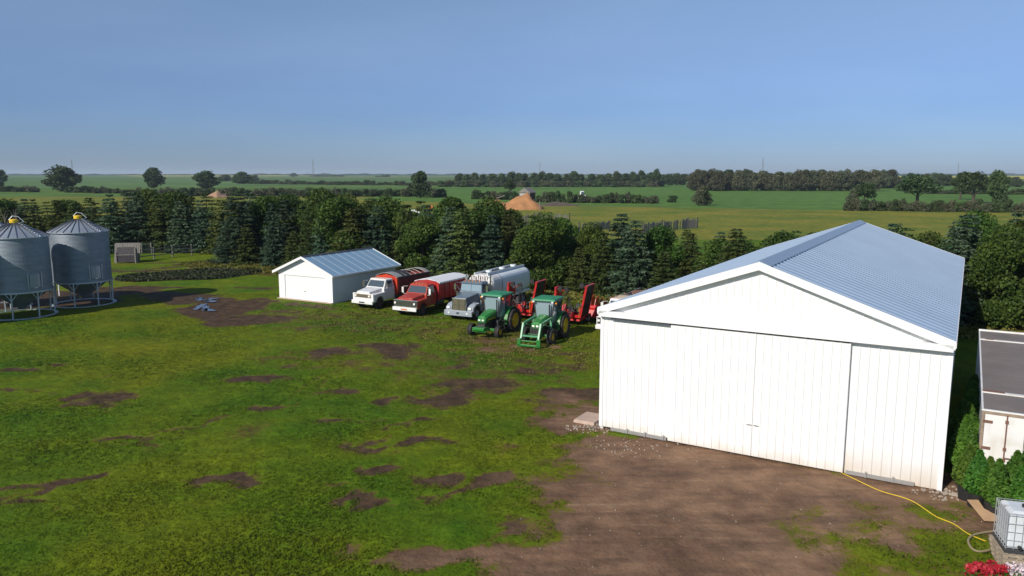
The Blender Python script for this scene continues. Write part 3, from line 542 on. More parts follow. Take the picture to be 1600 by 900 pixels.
# ------------------------------------------------------------ grain bins
def grain_bin(loc, rz, label, ladder=True, doorang=None):
    t = thing('grain_bin', label, 'grain bin', loc, rz, 'hopper grain bins at the left'); Rb = 2.22; z0, z1, zt = 2.0, 6.2, 7.2
    prof = []; k = z0; 
    while k < z1: prof += [(Rb, k), (Rb + .010, k + .05)]; k += .10
    prof.append((Rb, z1)); MB().lathe(prof, 72).build('wall', 'galv', t, smooth=False)
    for i in range(5): pass
    MB().lathe([(Rb + .12, z1 - .06), (Rb + .12, z1), (.28, zt), (.28, zt + .02)], 48).build('roof', 'galv_top', t)
    s = MB()
    for i in range(24):
        a_ = 2 * PI * i / 24; s.bar(((Rb + .11) * math.cos(a_), (Rb + .11) * math.sin(a_), z1 + .03), (.31 * math.cos(a_), .31 * math.sin(a_), zt + .03), .04, .045)
    s.build('roof_rib', 'seam', t)
    MB().lathe([(.30, zt - .04), (.30, zt + .24), (.24, zt + .30), (0, zt + .32)], 24).build('cap', 'yellow', t)
    h = MB().tube([(-.35, 0, zt + .25), (-.1, .1, zt + .55), (.3, .1, zt + .5), (.75, 0, zt + .1)], .025); h.build('lid_bracket', 'galv_leg', t)
    MB().lathe([(Rb - .05, z0 + .02), (.28, .62), (.28, .5), (0, .5)], 40).build('hopper', 'galv', t, smooth=True)
    MB().lathe([(Rb + .02, z0 - .06), (Rb + .08, z0 - .06), (Rb + .08, z0 + .05), (Rb + .02, z0 + .05)], 48, close=True).build('ring_beam', 'galv_leg', t)
    MB().lathe([(Rb + .05, -.02), (Rb + .22, -.02), (Rb + .22, .06), (Rb + .05, .06)], 48, close=True).build('base_ring', 'galv_leg', t)
    for i in range(8):
        a_ = 2 * PI * (i + .25) / 8; c_, s_ = math.cos(a_), math.sin(a_); r = Rb + .05
        l = MB(); l.cyl((r * c_, r * s_, .08), (r * c_, r * s_, z0 - .06), .055, n=8)
        for q in (-1, 1):
            b_ = a_ + q * .17; l.cyl((r * c_, r * s_, z0 - .62), (r * math.cos(b_), r * math.sin(b_), z0 - .05), .03, n=6)
        l.build('leg', 'galv_leg', t)
    # ladder rungs on the roof
    if ladder:
        l = MB(); th = R(-12); 
        for i in range(9):
            f_ = i / 8.5; r = Rb * (1 - f_) + .5 * f_; z = z1 + (zt - z1) * f_ + .07
            for q in (-.17, .17): pass
            ct, st_ = math.cos(th), math.sin(th); p = Vector((r * ct, r * st_, z)); e = Vector((-st_, ct, 0)) * .2
            l.bar(p - e, p + e, .12, .035)
        l.build('roof_ladder', 'galv_leg', t)
    d = MB(); th0 = R(doorang if doorang is not None else -50); n = 4; w_ = .24
    def pan(a0, a1, za, zb, r, mb):
        for i in range(4):
            b0 = a0 + (a1 - a0) * i / 4; b1 = a0 + (a1 - a0) * (i + 1) / 4
            mb.slab([(r * math.cos(b0), r * math.sin(b0), za), (r * math.cos(b1), r * math.sin(b1), za), (r * math.cos(b1), r * math.sin(b1), zb), (r * math.cos(b0), r * math.sin(b0), zb)], .03)
    pan(th0 - .17, th0 + .17, z0 + .35, z0 + 1.35, Rb + .03, d)
    do = d.build('door', mat('galv_dark', (.30, .37, .45), .4, .8), t)
    for q in (-.22, .22): f = MB(); pan(th0 + q - .015, th0 + q + .015, z0 + .25, z0 + 1.5, Rb + .06, f); f.build('door_frame', 'galv_leg', t)
    g = MB(); pan(th0 - .05, th0 + .05, z0 + .3, z0 + .36, Rb + .075, g); g.build('latch', 'lamp', do)
    return t
B2 = Vector((-36.6, 64.6, 0)); B1 = Vector((-38.5, 59.2, 0))
grain_bin(B2, 0, 'corrugated steel hopper bin with yellow cap, the right one of the pair', doorang=-34)
grain_bin(B1, .1, 'corrugated steel hopper bin with yellow cap, cut by the left edge of the photo', doorang=-36)
grain_bin(B1 + Vector((-3.4, -4.3, 0)), 0, 'steel hopper bin wholly outside the left edge, seen only by its shadow')
grain_bin(B1 + Vector((-4.3, 3.6, 0)), 0, 'steel hopper bin behind the left bin, only its grey cone showing')
po = at(93, 462); t = MB().cyl((0, 0, 0), (0, 0, 2.3), .06, n=8).build('post', 'white_trim', loc=po); tag(t, 'sunlit upright bin leg painted bright white, between the two grain bins', 'post')  # stands for a sunlit rear bin leg, its brightness put into white paint
t = MB().cyl((0, 0, 0), (0, 0, .42), .1, .07, n=8).build('hydrant', 'yellow', loc=at(126, 466)); tag(t, 'short yellow stub standing under the right grain bin', 'pipe')

# ------------------------------------------------------------ vehicles (local: front at y=0, +y towards the rear, x right as seen from the front)
def wheel(t, x, y, r, w_, rim, lugs=0, ratio=.55, dual=False):
    s = 1 if x > 0 else -1; b = MB(); h = w_ / 2; ir = r * ratio
    b.lathe([(ir, -h * .8), (r * .93, -h), (r, -h * .8), (r, h * .8), (r * .93, h), (ir, h * .8)], 28, axis='x', close=True)
    if lugs:
        for i in range(lugs):
            for q in (-1, 1):
                a_ = 2 * PI * (i + (.5 if q > 0 else 0)) / lugs; c_, s_ = math.cos(a_), math.sin(a_); c2, s2 = math.cos(a_ + .16), math.sin(a_ + .16)
                b.bar((q * h * .95, r * c_, r * s_), (0, r * c2, r * s2), .05, .07)
    tw = b.build('wheel', 'rubber', t, smooth=False, loc=(x, y, r))
    b = MB().lathe([(ir, s * h * .75), (ir * .92, s * h * .78), (ir * .85, s * h * .3), (ir * .45, s * h * .25), (ir * .35, s * h * .7), (0, s * h * .75)], 24, axis='x'); b.build('rim', rim, tw, smooth=False)
    return tw
def arch(y0_, y1_, z0, z1, yc, r, zc):
    """side outline with a wheel arch cut from the bottom edge"""
    pts = [(y0_, z0), (yc - r, z0)]
    for i in range(9):
        a_ = PI - PI * i / 8; pts.append((yc + r * math.cos(a_), max(z0, zc + r * math.sin(a_))))
    pts += [(yc + r, z0), (y1_, z0), (y1_, z1)]; return pts
def pane(t, pts, m='glass', name='window', th=.015):
    return MB().slab(pts, th).build(name, m, t)

def grain_truck(loc, rz, label, paint, grille, boxkind, name='grain_truck', length=7.6):
    t = thing(name, label, 'truck', loc, rz, 'old trucks parked in the row')
    W = 1.12
    # fenders
    f = MB()
    for s in (-1, 1):
        poly = arch(.12, 1.62, .62, 1.26, .98, .52, .52) + [(1.62, 1.34), (.18, 1.26)]
        x0_, x1_ = sorted((s * .70, s * W)); f.prx(poly, x0_, x1_)
    f.build('fender', paint, t, bevel=.04)
    h = MB(); h.add([(-.72, .14, 1.2), (.72, .14, 1.2), (.86, 1.62, 1.2), (-.86, 1.62, 1.2), (-.66, .12, 1.46), (.66, .12, 1.46), (.80, 1.62, 1.64), (-.80, 1.62, 1.64)], [(3, 2, 1, 0), (4, 5, 6, 7), (0, 1, 5, 4), (1, 2, 6, 5), (2, 3, 7, 6), (3, 0, 4, 7)])
    h.build('hood', paint, t, bevel=.05)
    fr = MB(); fr.box(-1.1, 1.1, .10, .20, .66, 1.30); fr.build('front_panel', paint if grille != 'chrome' else 'chrome', t, bevel=.03)
    if grille == 'tan':
        g = MB(); g.box(-.86, .86, .05, .10, .98, 1.26); go_ = g.build('grille', 'chrome_warm', t, bevel=.01); k = MB()
        for i in range(3): k.box(-.55, .55, .035, .05, 1.02 + i * .075, 1.05 + i * .075)
        k.build('grille_bar', 'darkgrey', go_)
        for s in (-1, 1): MB().cyl((s * .72, .0, 1.12), (s * .72, .06, 1.12), .085, n=14).build('headlight', 'lamp', t)
    else:
        g = MB(); g.box(-1.02, 1.02, .07, .10, .86, 1.24); go_ = g.build('grille', 'darkgrey', t); k = MB()
        for i in range(6): k.box(-.78, .78, .045, .07, .89 + i * .06, .915 + i * .06)
        for i in range(5): k.box(-.78 + i * .385, -.75 + i * .385, .035, .045, .88, 1.22)
        k.box(-1.04, 1.04, .04, .075, 1.22, 1.27); k.box(-1.04, 1.04, .04, .075, .83, .87); k.build('grille_bar', 'chrome', go_)
        for s in (-1, 1): MB().cyl((s * .90, .0, 1.05), (s * .90, .06, 1.05), .09, n=14).build('headlight', 'lamp', t)
    b = MB(); b.box(-1.12, 1.12, -.06, .08, .46, .74); bo = b.build('bumper', 'white_paint', t, bevel=.03)
    MB().box(-.28, .28, -.075, -.06, .54, .64).build('licence_plate', 'black' if grille == 'tan' else 'orange_stick', bo)
    # cab
    c = MB(); c.box(-1.0, 1.0, 1.55, 2.95, .62, 1.62); c.build('cab', paint, t, bevel=.06)
    c = MB(); c.frus((-.97, .97, 1.60, 2.93), (-.84, .84, 2.0, 2.84), 1.6, 2.22); c.build('cab_upper', paint, t, bevel=.04)
    c = MB(); c.frus((-.90, .90, 1.93, 2.92), (-.80, .80, 2.06, 2.82), 2.2, 2.31); c.build('cab_roof', paint, t, bevel=.05)
    pane(t, [(-.86, 1.635, 1.67), (.86, 1.635, 1.67), (.76, 1.955, 2.16), (-.76, 1.955, 2.16)], name='windscreen')
    for s in (-1, 1):
        p = [(s * .972, 1.86, 1.68), (s * .972, 2.72, 1.68), (s * .868, 2.68, 2.15), (s * .868, 2.10, 2.15)]
        pane(t, p if s > 0 else p[::-1], name='side_window')
        d = MB(); x0_, x1_ = sorted((s * 1.0, s * 1.012)); d.box(x0_, x1_, 1.75, 2.72, .78, 1.58); do = d.build('door', paint, t, bevel=.01)
        x0_, x1_ = sorted((s * 1.012, s * 1.04)); MB().box(x0_, x1_, 2.5, 2.64, 1.36, 1.40).build('handle', 'chrome', do)
        m_ = MB(); m_.tube([(s * 1.0, 1.72, 1.5), (s * 1.28, 1.62, 1.55), (s * 1.28, 1.62, 2.1), (s * .95, 1.85, 2.12)], .016); x0_, x1_ = sorted((s * 1.20, s * 1.38)); m_.box(x0_, x1_, 1.58, 1.62, 1.62, 2.05); m_.build('mirror', 'white_paint' if grille != 'tan' else 'chrome', t)
    for i in range(-2, 3): MB().box(i * .3 - .05, i * .3 + .05, 2.06, 2.16, 2.31, 2.36).build('marker_lamp', 'orange_lamp', t)
    ch = MB(); ch.box(-.42, -.30, .2, length - .1, .62, .82); ch.box(.30, .42, .2, length - .1, .62, .82); ch.box(-.4, .4, .4, 1.5, .5, 1.1); ch.box(-1.0, 1.0, length - 1.75, length - 1.6, .45, .6); ch.build('chassis', 'black', t)
    MB().cyl((.85, 3.0, .75), (.85, 4.0, .75), .24, n=14).build('fuel_tank', 'darkgrey', t)
    st_ = MB(); st_.box(.75, 1.08, 1.7, 2.7, .42, .5); st_.box(-1.08, -.75, 1.7, 2.7, .42, .5); st_.build('step', 'black', t)
    for s in (-1, 1):
        wheel(t, s * .92, .98, .46, .26, 'rim_dark'); wheel(t, s * .80, length - 1.75, .46, .5, 'rim_dark')
    # box
    y0_, y1_ = 3.12, length; B = 1.17; z0, z1 = 1.0, 2.35
    if boxkind in ('open', 'tarp'):
        bc = 'red_box' if boxkind == 'tarp' else 'red_box'
        w_ = MB(); w_.box(-B, B, y0_, y1_, z0, z0 + .1); w_.box(-B, -B + .06, y0_, y1_, z0 + .1, z1); w_.box(B - .06, B, y0_, y1_, z0 + .1, z1)
        w_.box(-B + .06, B - .06, y1_ - .06, y1_, z0 + .1, z1)
        for i in range(7):
            yy = y0_ + .1 + i * (y1_ - y0_ - .3) / 6
            for s in (-1, 1): x0_, x1_ = sorted((s * B, s * (B + .05))); w_.box(x0_, x1_, yy, yy + .08, z0, z1)
        bo = w_.build('grain_box', 'red_box' if boxkind == 'tarp' else 'maroon', t)
        fw = MB(); fm = 'red_box' if boxkind == 'tarp' else 'orange_box'
        fw.pry([(-B, z0 - .1), (B, z0 - .1), (B, z1), (.0, z1 + (.20 if boxkind == 'tarp' else .22)), (-B, z1)], y0_ - .05, y0_ + .01)
        for i in range(4): fw.box(.2 + i * .22, .24 + i * .22, y0_ - .09, y0_ - .05, z0, z1 - .02)
        fw.build('front_board', fm, t)
        if boxkind == 'tarp':
            tp = MB(); B2_ = B + .05; zz = z1 + .02
            tp.pry([(-B2_, zz - .12), (-B2_, zz), (-.9, zz + .10), (-.3, zz + .21), (.3, zz + .21), (.9, zz + .10), (B2_, zz), (B2_, zz - .12), (.9, zz + .07), (0, zz + .18), (-.9, zz + .07)], y0_ - .0, y1_ + .05)
            tp.build('tarp', 'tarp_white', t)
        else:
            # arched steel caps at both ends, bows, rolled dark tarp
            def arcp(h, n=10, inset=0): return [((-B + inset) + (2 * (B - inset)) * i / n, z1 + h * math.sin(PI * i / n) ** .8) for i in range(n + 1)]
            for ya, yb, m_ in ((y0_ - .08, y0_ + .75, 'tarp_grey'), (y1_ - .35, y1_ + .05, 'tarp_grey')):
                p = arcp(.34); q = [(x, z - .04) for x, z in p][::-1]; MB().pry(p + q, ya, yb).build('end_cap', m_, t)
            for k in range(5): yy = y0_ + 1.2 + k * .68; MB().tube([(x, yy, z) for x, z in arcp(.32)], .02, 5).build('bow', 'tarp_grey', t)
            rl = MB(); p = arcp(.34); q = [(x, z - .02) for x, z in p][::-1]; rl.pry((p + q), y0_ + .75, y0_ + 1.95); rl.build('tarp', 'tarp_dark', t)
            MB().cyl((-B - .02, y0_ + .4, z1 + .04), (-B - .02, y1_, z1 + .04), .07, n=8).build('tarp_roll', 'tarp_grey', t)
            MB().box(-B + .06, B - .06, y0_ + .1, y1_ - .06, z0 + .12, z0 + .9).build('box_lining', 'red_box', t)
            MB().box(B - .02, B + .08, y0_, y1_, z1 - .12, z1 + .03).build('top_rail', 'darkgrey', t)
    else:   # flat rack with scrap
        w_ = MB(); w_.box(-B, B, y0_, y1_, 1.0, 1.12)
        for s in (-1, 1): x0_, x1_ = sorted((s * (B - .06), s * B)); w_.box(x0_, x1_, y0_, y1_, 1.12, 2.05)
        w_.box(-B, B, y0_ - .02, y0_ + .04, 1.12, 2.1); w_.build('side_rack', 'tarp_grey', t)
        sc = MB(); 
        for i in range(60):
            x, y = random.uniform(-.95, .95), random.uniform(y0_ + .2, y1_ - .2); a_ = random.random() * PI; l = random.uniform(.2, .7)
            sc.bar((x - l * math.cos(a_), y - l * math.sin(a_), random.uniform(1.75, 2.05)), (x + l * math.cos(a_), y + l * math.sin(a_), random.uniform(1.8, 2.25)), random.uniform(.04, .14))
        sc.box(-1.05, 1.05, y0_ + .1, y1_ - .1, 1.12, 1.8); sc.build('scrap_load', 'rust', t)
        MB().frus((-.8, .8, y0_ - .6, y0_ + .5), (-.5, .5, y0_ - .3, y0_ + .2), 2.1, 2.45).build('headboard', 'chrome_warm', t)
    return t
ANG = R(29)
def front(px, py, z): return at(px, py, z)
p = at(566, 472, .6); grain_truck((p.x, p.y, 0), -R(31), 'old white farm truck with open red grain box, beside the white garage', 'white_paint', 'tan', 'open')
p = at(632, 483, .6); grain_truck((p.x, p.y, 0), -R(28), 'old red farm truck with red grain box under a white tarp', 'red_paint', 'chrome', 'tarp')
grain_truck((6.72, 51.0, 0), -R(28), 'white truck with rusty scrap load, mostly hidden behind the big shed', 'white_paint', 'chrome2', 'rack', length=9.5)

def tank_truck(loc, rz):
    t = thing('tank_truck', 'grey conventional highway truck carrying a long white tank', 'tanker', loc, rz, 'old trucks parked in the row')
    f = MB()
    for s in (-1, 1):
        pts = [(.12, .55)]
        for i in range(9): a_ = PI - PI * i / 8; pts.append((.98 + .56 * math.cos(a_), .55 + .56 * math.sin(a_)))
        pts += [(1.75, .62), (1.72, .95), (1.5, 1.18), (1.1, 1.30), (.6, 1.24), (.2, 1.02)]
        x0_, x1_ = sorted((s * .66, s * 1.2)); f.prx(pts, x0_, x1_)
    f.build('fender', 'grey_light', t, bevel=.07)
    h = MB(); h.add([(-.56, .2, .9), (.56, .2, .9), (.74, 2.0, .9), (-.74, 2.0, .9), (-.52, .22, 1.72), (.52, .22, 1.72), (.70, 2.0, 1.92), (-.70, 2.0, 1.92)], [(3, 2, 1, 0), (4, 5, 6, 7), (0, 1, 5, 4), (1, 2, 6, 5), (2, 3, 7, 6), (3, 0, 4, 7)]); h.build('hood', 'grey_paint', t, bevel=.06)
    g = MB(); g.box(-.60, .60, .10, .20, .72, 1.70); go_ = g.build('grille_surround', 'chrome', t, bevel=.02)
    g = MB(); g.box(-.52, .52, .085, .10, .78, 1.64); g2 = g.build('grille', mat('grille_tan', (.20, .18, .12), .5, .4), t); k = MB()
    for i in range(13): k.box(-.52 + i * .085, -.50 + i * .085, .07, .085, .78, 1.64)
    k.box(-.02, .03, .05, .085, .78, 1.64); k.box(-.52, .52, .06, .085, 1.2, 1.23); k.build('grille_bar', 'chrome', g2)
    bo = MB().box(-1.2, 1.2, -.08, .10, .38, .78).build('bumper', 'grey_light', t, bevel=.03)
    for s in (-1, 1):
        MB().cyl((s * .80, -.10, .6), (s * .80, -.08, .6), .07, n=12).build('fog_lamp', 'lamp', bo)
        MB().box(s * .93 - .14, s * .93 + .14, .08, .20, .88, 1.04).build('headlight', 'lamp', t, bevel=.02)
    MB().box(-.12, .12, -.095, -.08, .55, .66).build('tow_hole', 'black', bo)
    c = MB(); c.box(-.98, .98, 1.95, 3.1, .8, 1.95); c.build('cab', 'grey_paint', t, bevel=.06)
    c = MB(); c.frus((-.96, .96, 1.97, 3.08), (-.90, .90, 2.10, 3.05), 1.93, 2.58); c.build('cab_upper', 'grey_paint', t, bevel=.03)
    c = MB(); c.frus((-.98, .98, 1.95, 3.1), (-.85, .85, 2.2, 3.0), 2.57, 2.72); c.build('cab_roof', 'grey_paint', t, bevel=.04)
    for s in (-1, 1):
        x0_, x1_ = sorted((s * .03, s * .88)); pane(t, [(x0_, 1.985, 2.0), (x1_, 1.985, 2.0), (x1_ * .97, 2.085, 2.52), (x0_, 2.085, 2.52)], 'glass_cab', 'windscreen')
        p = [(s * .962, 2.2, 2.0), (s * .962, 2.9, 2.0), (s * .912, 2.88, 2.5), (s * .912, 2.26, 2.5)]; pane(t, p if s > 0 else p[::-1], name='side_window')
        m_ = MB(); m_.tube([(s * .98, 2.1, 1.85), (s * 1.4, 1.95, 1.9), (s * 1.4, 1.95, 2.6), (s * .95, 2.2, 2.6)], .02); m_.tube([(s * .98, 2.1, 1.9), (s * 1.4, 1.95, 2.5)], .015); x0_, x1_ = sorted((s * 1.32, s * 1.5)); m_.box(x0_, x1_, 1.93, 1.96, 2.05, 2.5); m_.build('mirror', 'chrome', t)
        MB().cyl((s * 1.08, 3.15, .9), (s * 1.08, 3.15, 3.15), .07, n=10).build('exhaust_stack', 'chrome', t)
        MB().cyl((s * 1.06, 1.78, 1.25), (s * 1.06, 1.78, 1.85), .17, n=12).build('air_cleaner', 'chrome', t)
        MB().cyl((s * .95, 2.1, .62), (s * .95, 3.3, .62), .26, n=14).build('fuel_tank', 'darkgrey', t)
    for i in range(-2, 3): MB().cyl((i * .32, 2.2, 2.68), (i * .32, 2.2, 2.80), .04, n=8).build('marker_lamp', 'orange_lamp', t)
    hn = MB(); hn.cyl((-.25, 2.2, 2.78), (-.25, 2.7, 2.78), .07, .03, 8); hn.cyl((.25, 2.2, 2.78), (.25, 2.7, 2.78), .07, .03, 8); hn.build('air_horn', 'chrome', t)
    ch = MB(); ch.box(-.45, -.3, .3, 10.4, .6, .9); ch.box(.3, .45, .3, 10.4, .6, .9); ch.box(-.5, .5, .4, 1.9, .45, 1.0); ch.box(-1.0, 1.0, 4.2, 6.4, .35, .95); ch.build('chassis', 'black', t)
    for s in (-1, 1): wheel(t, s * .98, .98, .50, .28, 'rim_teal'); wheel(t, s * .85, 7.9, .50, .55, 'rim_teal'); wheel(t, s * .85, 9.1, .50, .55, 'rim_teal')
    # tank: rounded-octagon section with dished head, sunlit front and sky-tinted side set by two whites
    def sec(y, k=1.0):
        a_, b_ = 1.2 * k, 1.02 * k; out = []
        for i in range(28):
            th = 2 * PI * i / 28; c_, s_ = math.cos(th), math.sin(th); out.append((a_ * math.copysign(abs(c_) ** .62, c_), y, 2.08 + b_ * math.copysign(abs(s_) ** .62, s_)))
        return out
    def loft(secs, nm, m_):
        b = MB(); v = [q for s_ in secs for q in s_]; n = 28; f = []
        for j in range(len(secs) - 1):
            for i in range(n): f.append((j * n + i, j * n + (i + 1) % n, (j + 1) * n + (i + 1) % n, (j + 1) * n + i))
        f += [tuple(range(n)), tuple(range((len(secs) - 1) * n, len(secs) * n))]; b.add(v, f); return b.build(nm, m_, t)
    loft([sec(3.35, .80), sec(3.42, .90), sec(3.65, .985), sec(4.7, 1)], 'tank_head', 'trailer_white')
    loft([sec(4.7, .995), sec(10.0, .995), sec(10.25, .96), sec(10.4, .84)], 'tank', 'tank')
    bd = loft([sec(4.9, 1.012), sec(5.0, 1.012)], 'tank_band', 'tarp_grey')
    k = MB(); k.box(-.42, .42, 4.4, 10.1, 3.105, 3.15); k.build('catwalk', 'darkgrey', t)
    k = MB(); k.box(-.62, -.56, 3.6, 10.2, 3.08, 3.2); k.box(.56, .62, 3.6, 10.2, 3.06, 3.26); k.build('top_rail', 'tank', t)
    for yy in (4.9, 7.2, 9.3): MB().cyl((0, yy, 3.15), (0, yy, 3.3), .25, n=14).build('hatch', 'tank', t)
    MB().box(1.0, 1.14, 5.4, 10.3, 1.0, 1.22).build('side_tray', 'tank', t)
    st_ = MB(); 
    for i in range(8): st_.cyl((-.7 + i * .2, 3.25 + .1 * (i % 2), 2.7), (-.7 + i * .2, 3.3, 3.1 - .05 * (i % 3)), .03, n=6)
    st_.build('pipework', 'rust', t)
p = at(716, 490, .55); tank_truck((p.x, p.y, 0), -R(26.5))

# ------------------------------------------------------------ tractors
def tractor(loc, rz, label, loader):
    t = thing('tractor', label, 'tractor', loc, rz, 'green tractors'); t.scale = (1.07, 1.07, 1.04)
    # hood: lofted
    def hsec(y, w_, zt, zb): return [(-w_, y, zb), (-w_, y, zt - .14), (-w_ * .72, y, zt - .02), (0, y, zt), (w_ * .72, y, zt - .02), (w_, y, zt - .14), (w_, y, zb)]
    ss = [hsec(.22, .22, 1.28, 1.02), hsec(.32, .30, 1.42, .98), hsec(.75, .34, 1.55, 1.12), hsec(1.6, .37, 1.70, 1.28)]; b = MB(); v = [q for s_ in ss for q in s_]; f = []
    for j in range(3):
        for i in range(6): f.append((j * 7 + i, j * 7 + i + 1, (j + 1) * 7 + i + 1, (j + 1) * 7 + i))
    f += [tuple(range(7)), tuple(range(21, 28))]; b.add(v, f); b.build('hood', 'green', t, smooth=False, bevel=.02)
    k = MB(); k.box(-.29, .29, .26, 1.6, .68, 1.05); k.box(-.27, .27, .22, .27, .72, 1.0); k.build('engine_side', 'black', t)
    for s in (-1, 1):
        k = MB(); x0_, x1_ = sorted((s * .345, s * .36)); k.box(x0_, x1_, .55, 1.55, 1.15, 1.19); k.build('hood_stripe', 'yellow', t)
        MB().box(s * .13 - .08, s * .13 + .08, .19, .24, 1.12, 1.22).build('headlight', 'lamp', t, bevel=.01)
    ch = MB(); ch.box(-.22, .22, .2, 3.2, .5, .9); ch.box(-.38, .38, 1.5, 3.1, .6, 1.05); ch.build('chassis', 'black' if loader else 'darkgrey', t)
    ax = MB(); ax.box(-.72, .72, .60, .76, .44, .60); ax.box(-.35, .35, .02, .6, .50, .72); ax.build('front_axle', 'green', t, bevel=.02)
    if not loader:
        wgt = MB(); wgt.box(-.42, .42, -.22, .06, .56, .74); wgt.box(-.5, .5, -.1, .06, .44, .55); wgt.build('front_weight', 'green', t, bevel=.02)
    fr = .40 if not loader else .48
    for s in (-1, 1):
        wheel(t, s * (.98 if not loader else .84), .72, fr, .30, 'rim_yellow', lugs=0 if not loader else 12, ratio=.5)
        wheel(t, s * (.86 if not loader else .82), 2.95, .80, .46, 'rim_yellow', lugs=16, ratio=.62)
        # rear fender: curved strip
        fe = MB(); 
        for i in range(7):
            a0 = R(188 - i * 20); a1 = R(188 - (i + 1) * 20); rr = .90; x0_, x1_ = sorted((s * .50, s * .90))
            p0 = (2.95 + rr * math.cos(a0), .80 + rr * math.sin(a0)); p1 = (2.95 + rr * math.cos(a1), .80 + rr * math.sin(a1)); q0 = (2.95 + (rr + .04) * math.cos(a0), .80 + (rr + .04) * math.sin(a0)); q1 = (2.95 + (rr + .04) * math.cos(a1), .80 + (rr + .04) * math.sin(a1))
            fe.prx([p0, p1, q1, q0], x0_, x1_)
        fe.build('rear_fender', 'green', t)
    # cab
    base = MB(); base.box(-.62, .62, 1.72, 3.0, .82, 1.12); base.frus((-.55, .55, 2.3, 3.1), (-.6, .6, 2.3, 3.15), 1.1, 1.55); base.build('cab_floor', 'black', t)
    bx, tx, y0_, y1_, z0, z1 = .60, .66, 1.62, 3.12, 1.15, 2.52; fm = MB()
    P0 = [(-bx * .75, y0_, z0), (bx * .75, y0_, z0), (bx, 2.35, z0 - .1), (-bx, 2.35, z0 - .1), (-bx, y1_, z0 + .4), (bx, y1_, z0 + .4)]; P1 = [(-tx, y0_ + .12, z1), (tx, y0_ + .12, z1), (tx, 2.35, z1), (-tx, 2.35, z1), (-tx, y1_, z1), (tx, y1_, z1)]
    for a_, b_ in zip(P0, P1): fm.bar(a_, b_, .07)
    for i, j in ((0, 1), (1, 2), (2, 5), (5, 4), (4, 3), (3, 0)): fm.bar(P0[i], P0[j], .06); fm.bar(P1[i], P1[j], .06)
    fm.build('cab_frame', 'black', t)
    pane(t, [P0[0], P0[1], P1[1], P1[0]], 'glass_cab', 'windscreen', .01)
    pane(t, [P0[1], P0[2], P1[2], P1[1]], 'glass_cab', 'side_window', .01); pane(t, [P0[3], P0[0], P1[0], P1[3]], 'glass_cab', 'side_window', .01)
    pane(t, [P0[2], P0[5], P1[5], P1[2]], 'glass', 'side_window', .01); pane(t, [P0[4], P0[3], P1[3], P1[4]], 'glass', 'side_window', .01); pane(t, [P0[5], P0[4], P1[4], P1[5]], 'glass', 'rear_window', .01)
    se = MB(); se.box(-.25, .25, 2.35, 2.8, 1.2, 1.4); se.box(-.25, .25, 2.75, 2.88, 1.4, 1.95); se.build('seat', 'darkgrey', t, bevel=.03)
    sw = MB().lathe([(.17, 0), (.2, .02), (.17, .04)], 16, (0, 2.05, 1.6)); sw.build('steering_wheel', 'black', t)
    r = MB(); r.frus((-.80, .80, 1.5, 3.3), (-.74, .74, 1.58, 3.2), 2.54, 2.68); r.build('cab_roof', 'green_roof', t, bevel=.05)
    MB().frus((-.5, .5, 1.8, 2.9), (-.42, .42, 1.9, 2.8), 2.67, 2.71).build('roof_hatch', 'green_roof', t, bevel=.02)
    for s in (-1, 1):
        MB().box(s * .62 - .06, s * .62 + .06, 1.46, 1.52, 2.46, 2.55).build('work_light', 'lamp', t)
        MB().box(s * .80 - .05, s * .80 + .05, 1.62, 1.70, 2.38, 2.48).build('turn_signal', 'orange_lamp', t)
    for s in (-1, 1):
        k = MB()
        for i in range(3): x0_, x1_ = sorted((s * .62, s * .85)); k.box(x0_, x1_, 1.75, 2.0, .4 + i * .26, .43 + i * .26)
        x0_, x1_ = sorted((s * .84, s * .87)); k.box(x0_, x1_, 1.74, 1.78, .38, 1.0); k.build('step', 'black', t)
    ex = MB(); ex.cyl((.42, 1.52, 1.5), (.42, 1.52, 2.35), .045, n=10); ex.build('exhaust', 'black', t)
    if not loader:
        MB().box(.40, .62, 1.3, 1.75, .5, 1.0).build('tool_box', 'darkgrey', t, bevel=.03)
    else:
        for s in (-1, 1):
            l = MB(); x = s * .56
            l.bar((x, 1.5, 1.50), (x, -.35, 1.42), .10, .12); l.bar((x, -.33, 1.45), (x, -.70, .55), .10, .12); l.bar((x, 1.5, 1.55), (x, 1.4, .7), .12, .16); l.bar((x, 1.45, .95), (x, .2, 1.30), .06); l.bar((x, -.1, 1.3), (x, -.75, .45), .05)
            l.build('loader_arm', 'green_frame', t)
        MB().bar((-.6, -.62, .72), (.6, -.62, .72), .10, .10).build('loader_crossbar', 'green_frame', t)
        q = MB(); q.box(-.72, .72, -.92, -.80, .12, .24)
        for s in (-1, 1): x0_, x1_ = sorted((s * .50, s * .74)); q.box(x0_, x1_, -.92, -.72, .10, .58)
        q.box(-.5, .5, -.86, -.80, .40, .48); q.build('tool_carrier', 'green', t, bevel=.015)
        gb = MB()
        for i in range(6): gb.bar((-.25 + i * .1, -.02, .62), (-.25 + i * .1, .1, 1.15), .03)
        gb.box(-.3, .3, -.02, .04, .6, .66); gb.build('grille_guard', 'black', t)
    return t
p = (at(737, 524) + at(776, 528)) / 2; tv = R(27)
tractor((p.x - .72 * math.sin(tv) + .05, p.y - .72 * math.cos(tv), 0), -tv, 'green farm tractor without loader, beside the grey tanker truck', False)
tv = R(23); p = at(858, 541); p = Vector((2.35, 48.7, 0)) 
tractor((p.x - .72 * math.sin(tv) - .65, p.y - .72 * math.cos(tv) + .30, 0), -tv, 'green farm tractor with front loader arms, nearest the big shed', True)

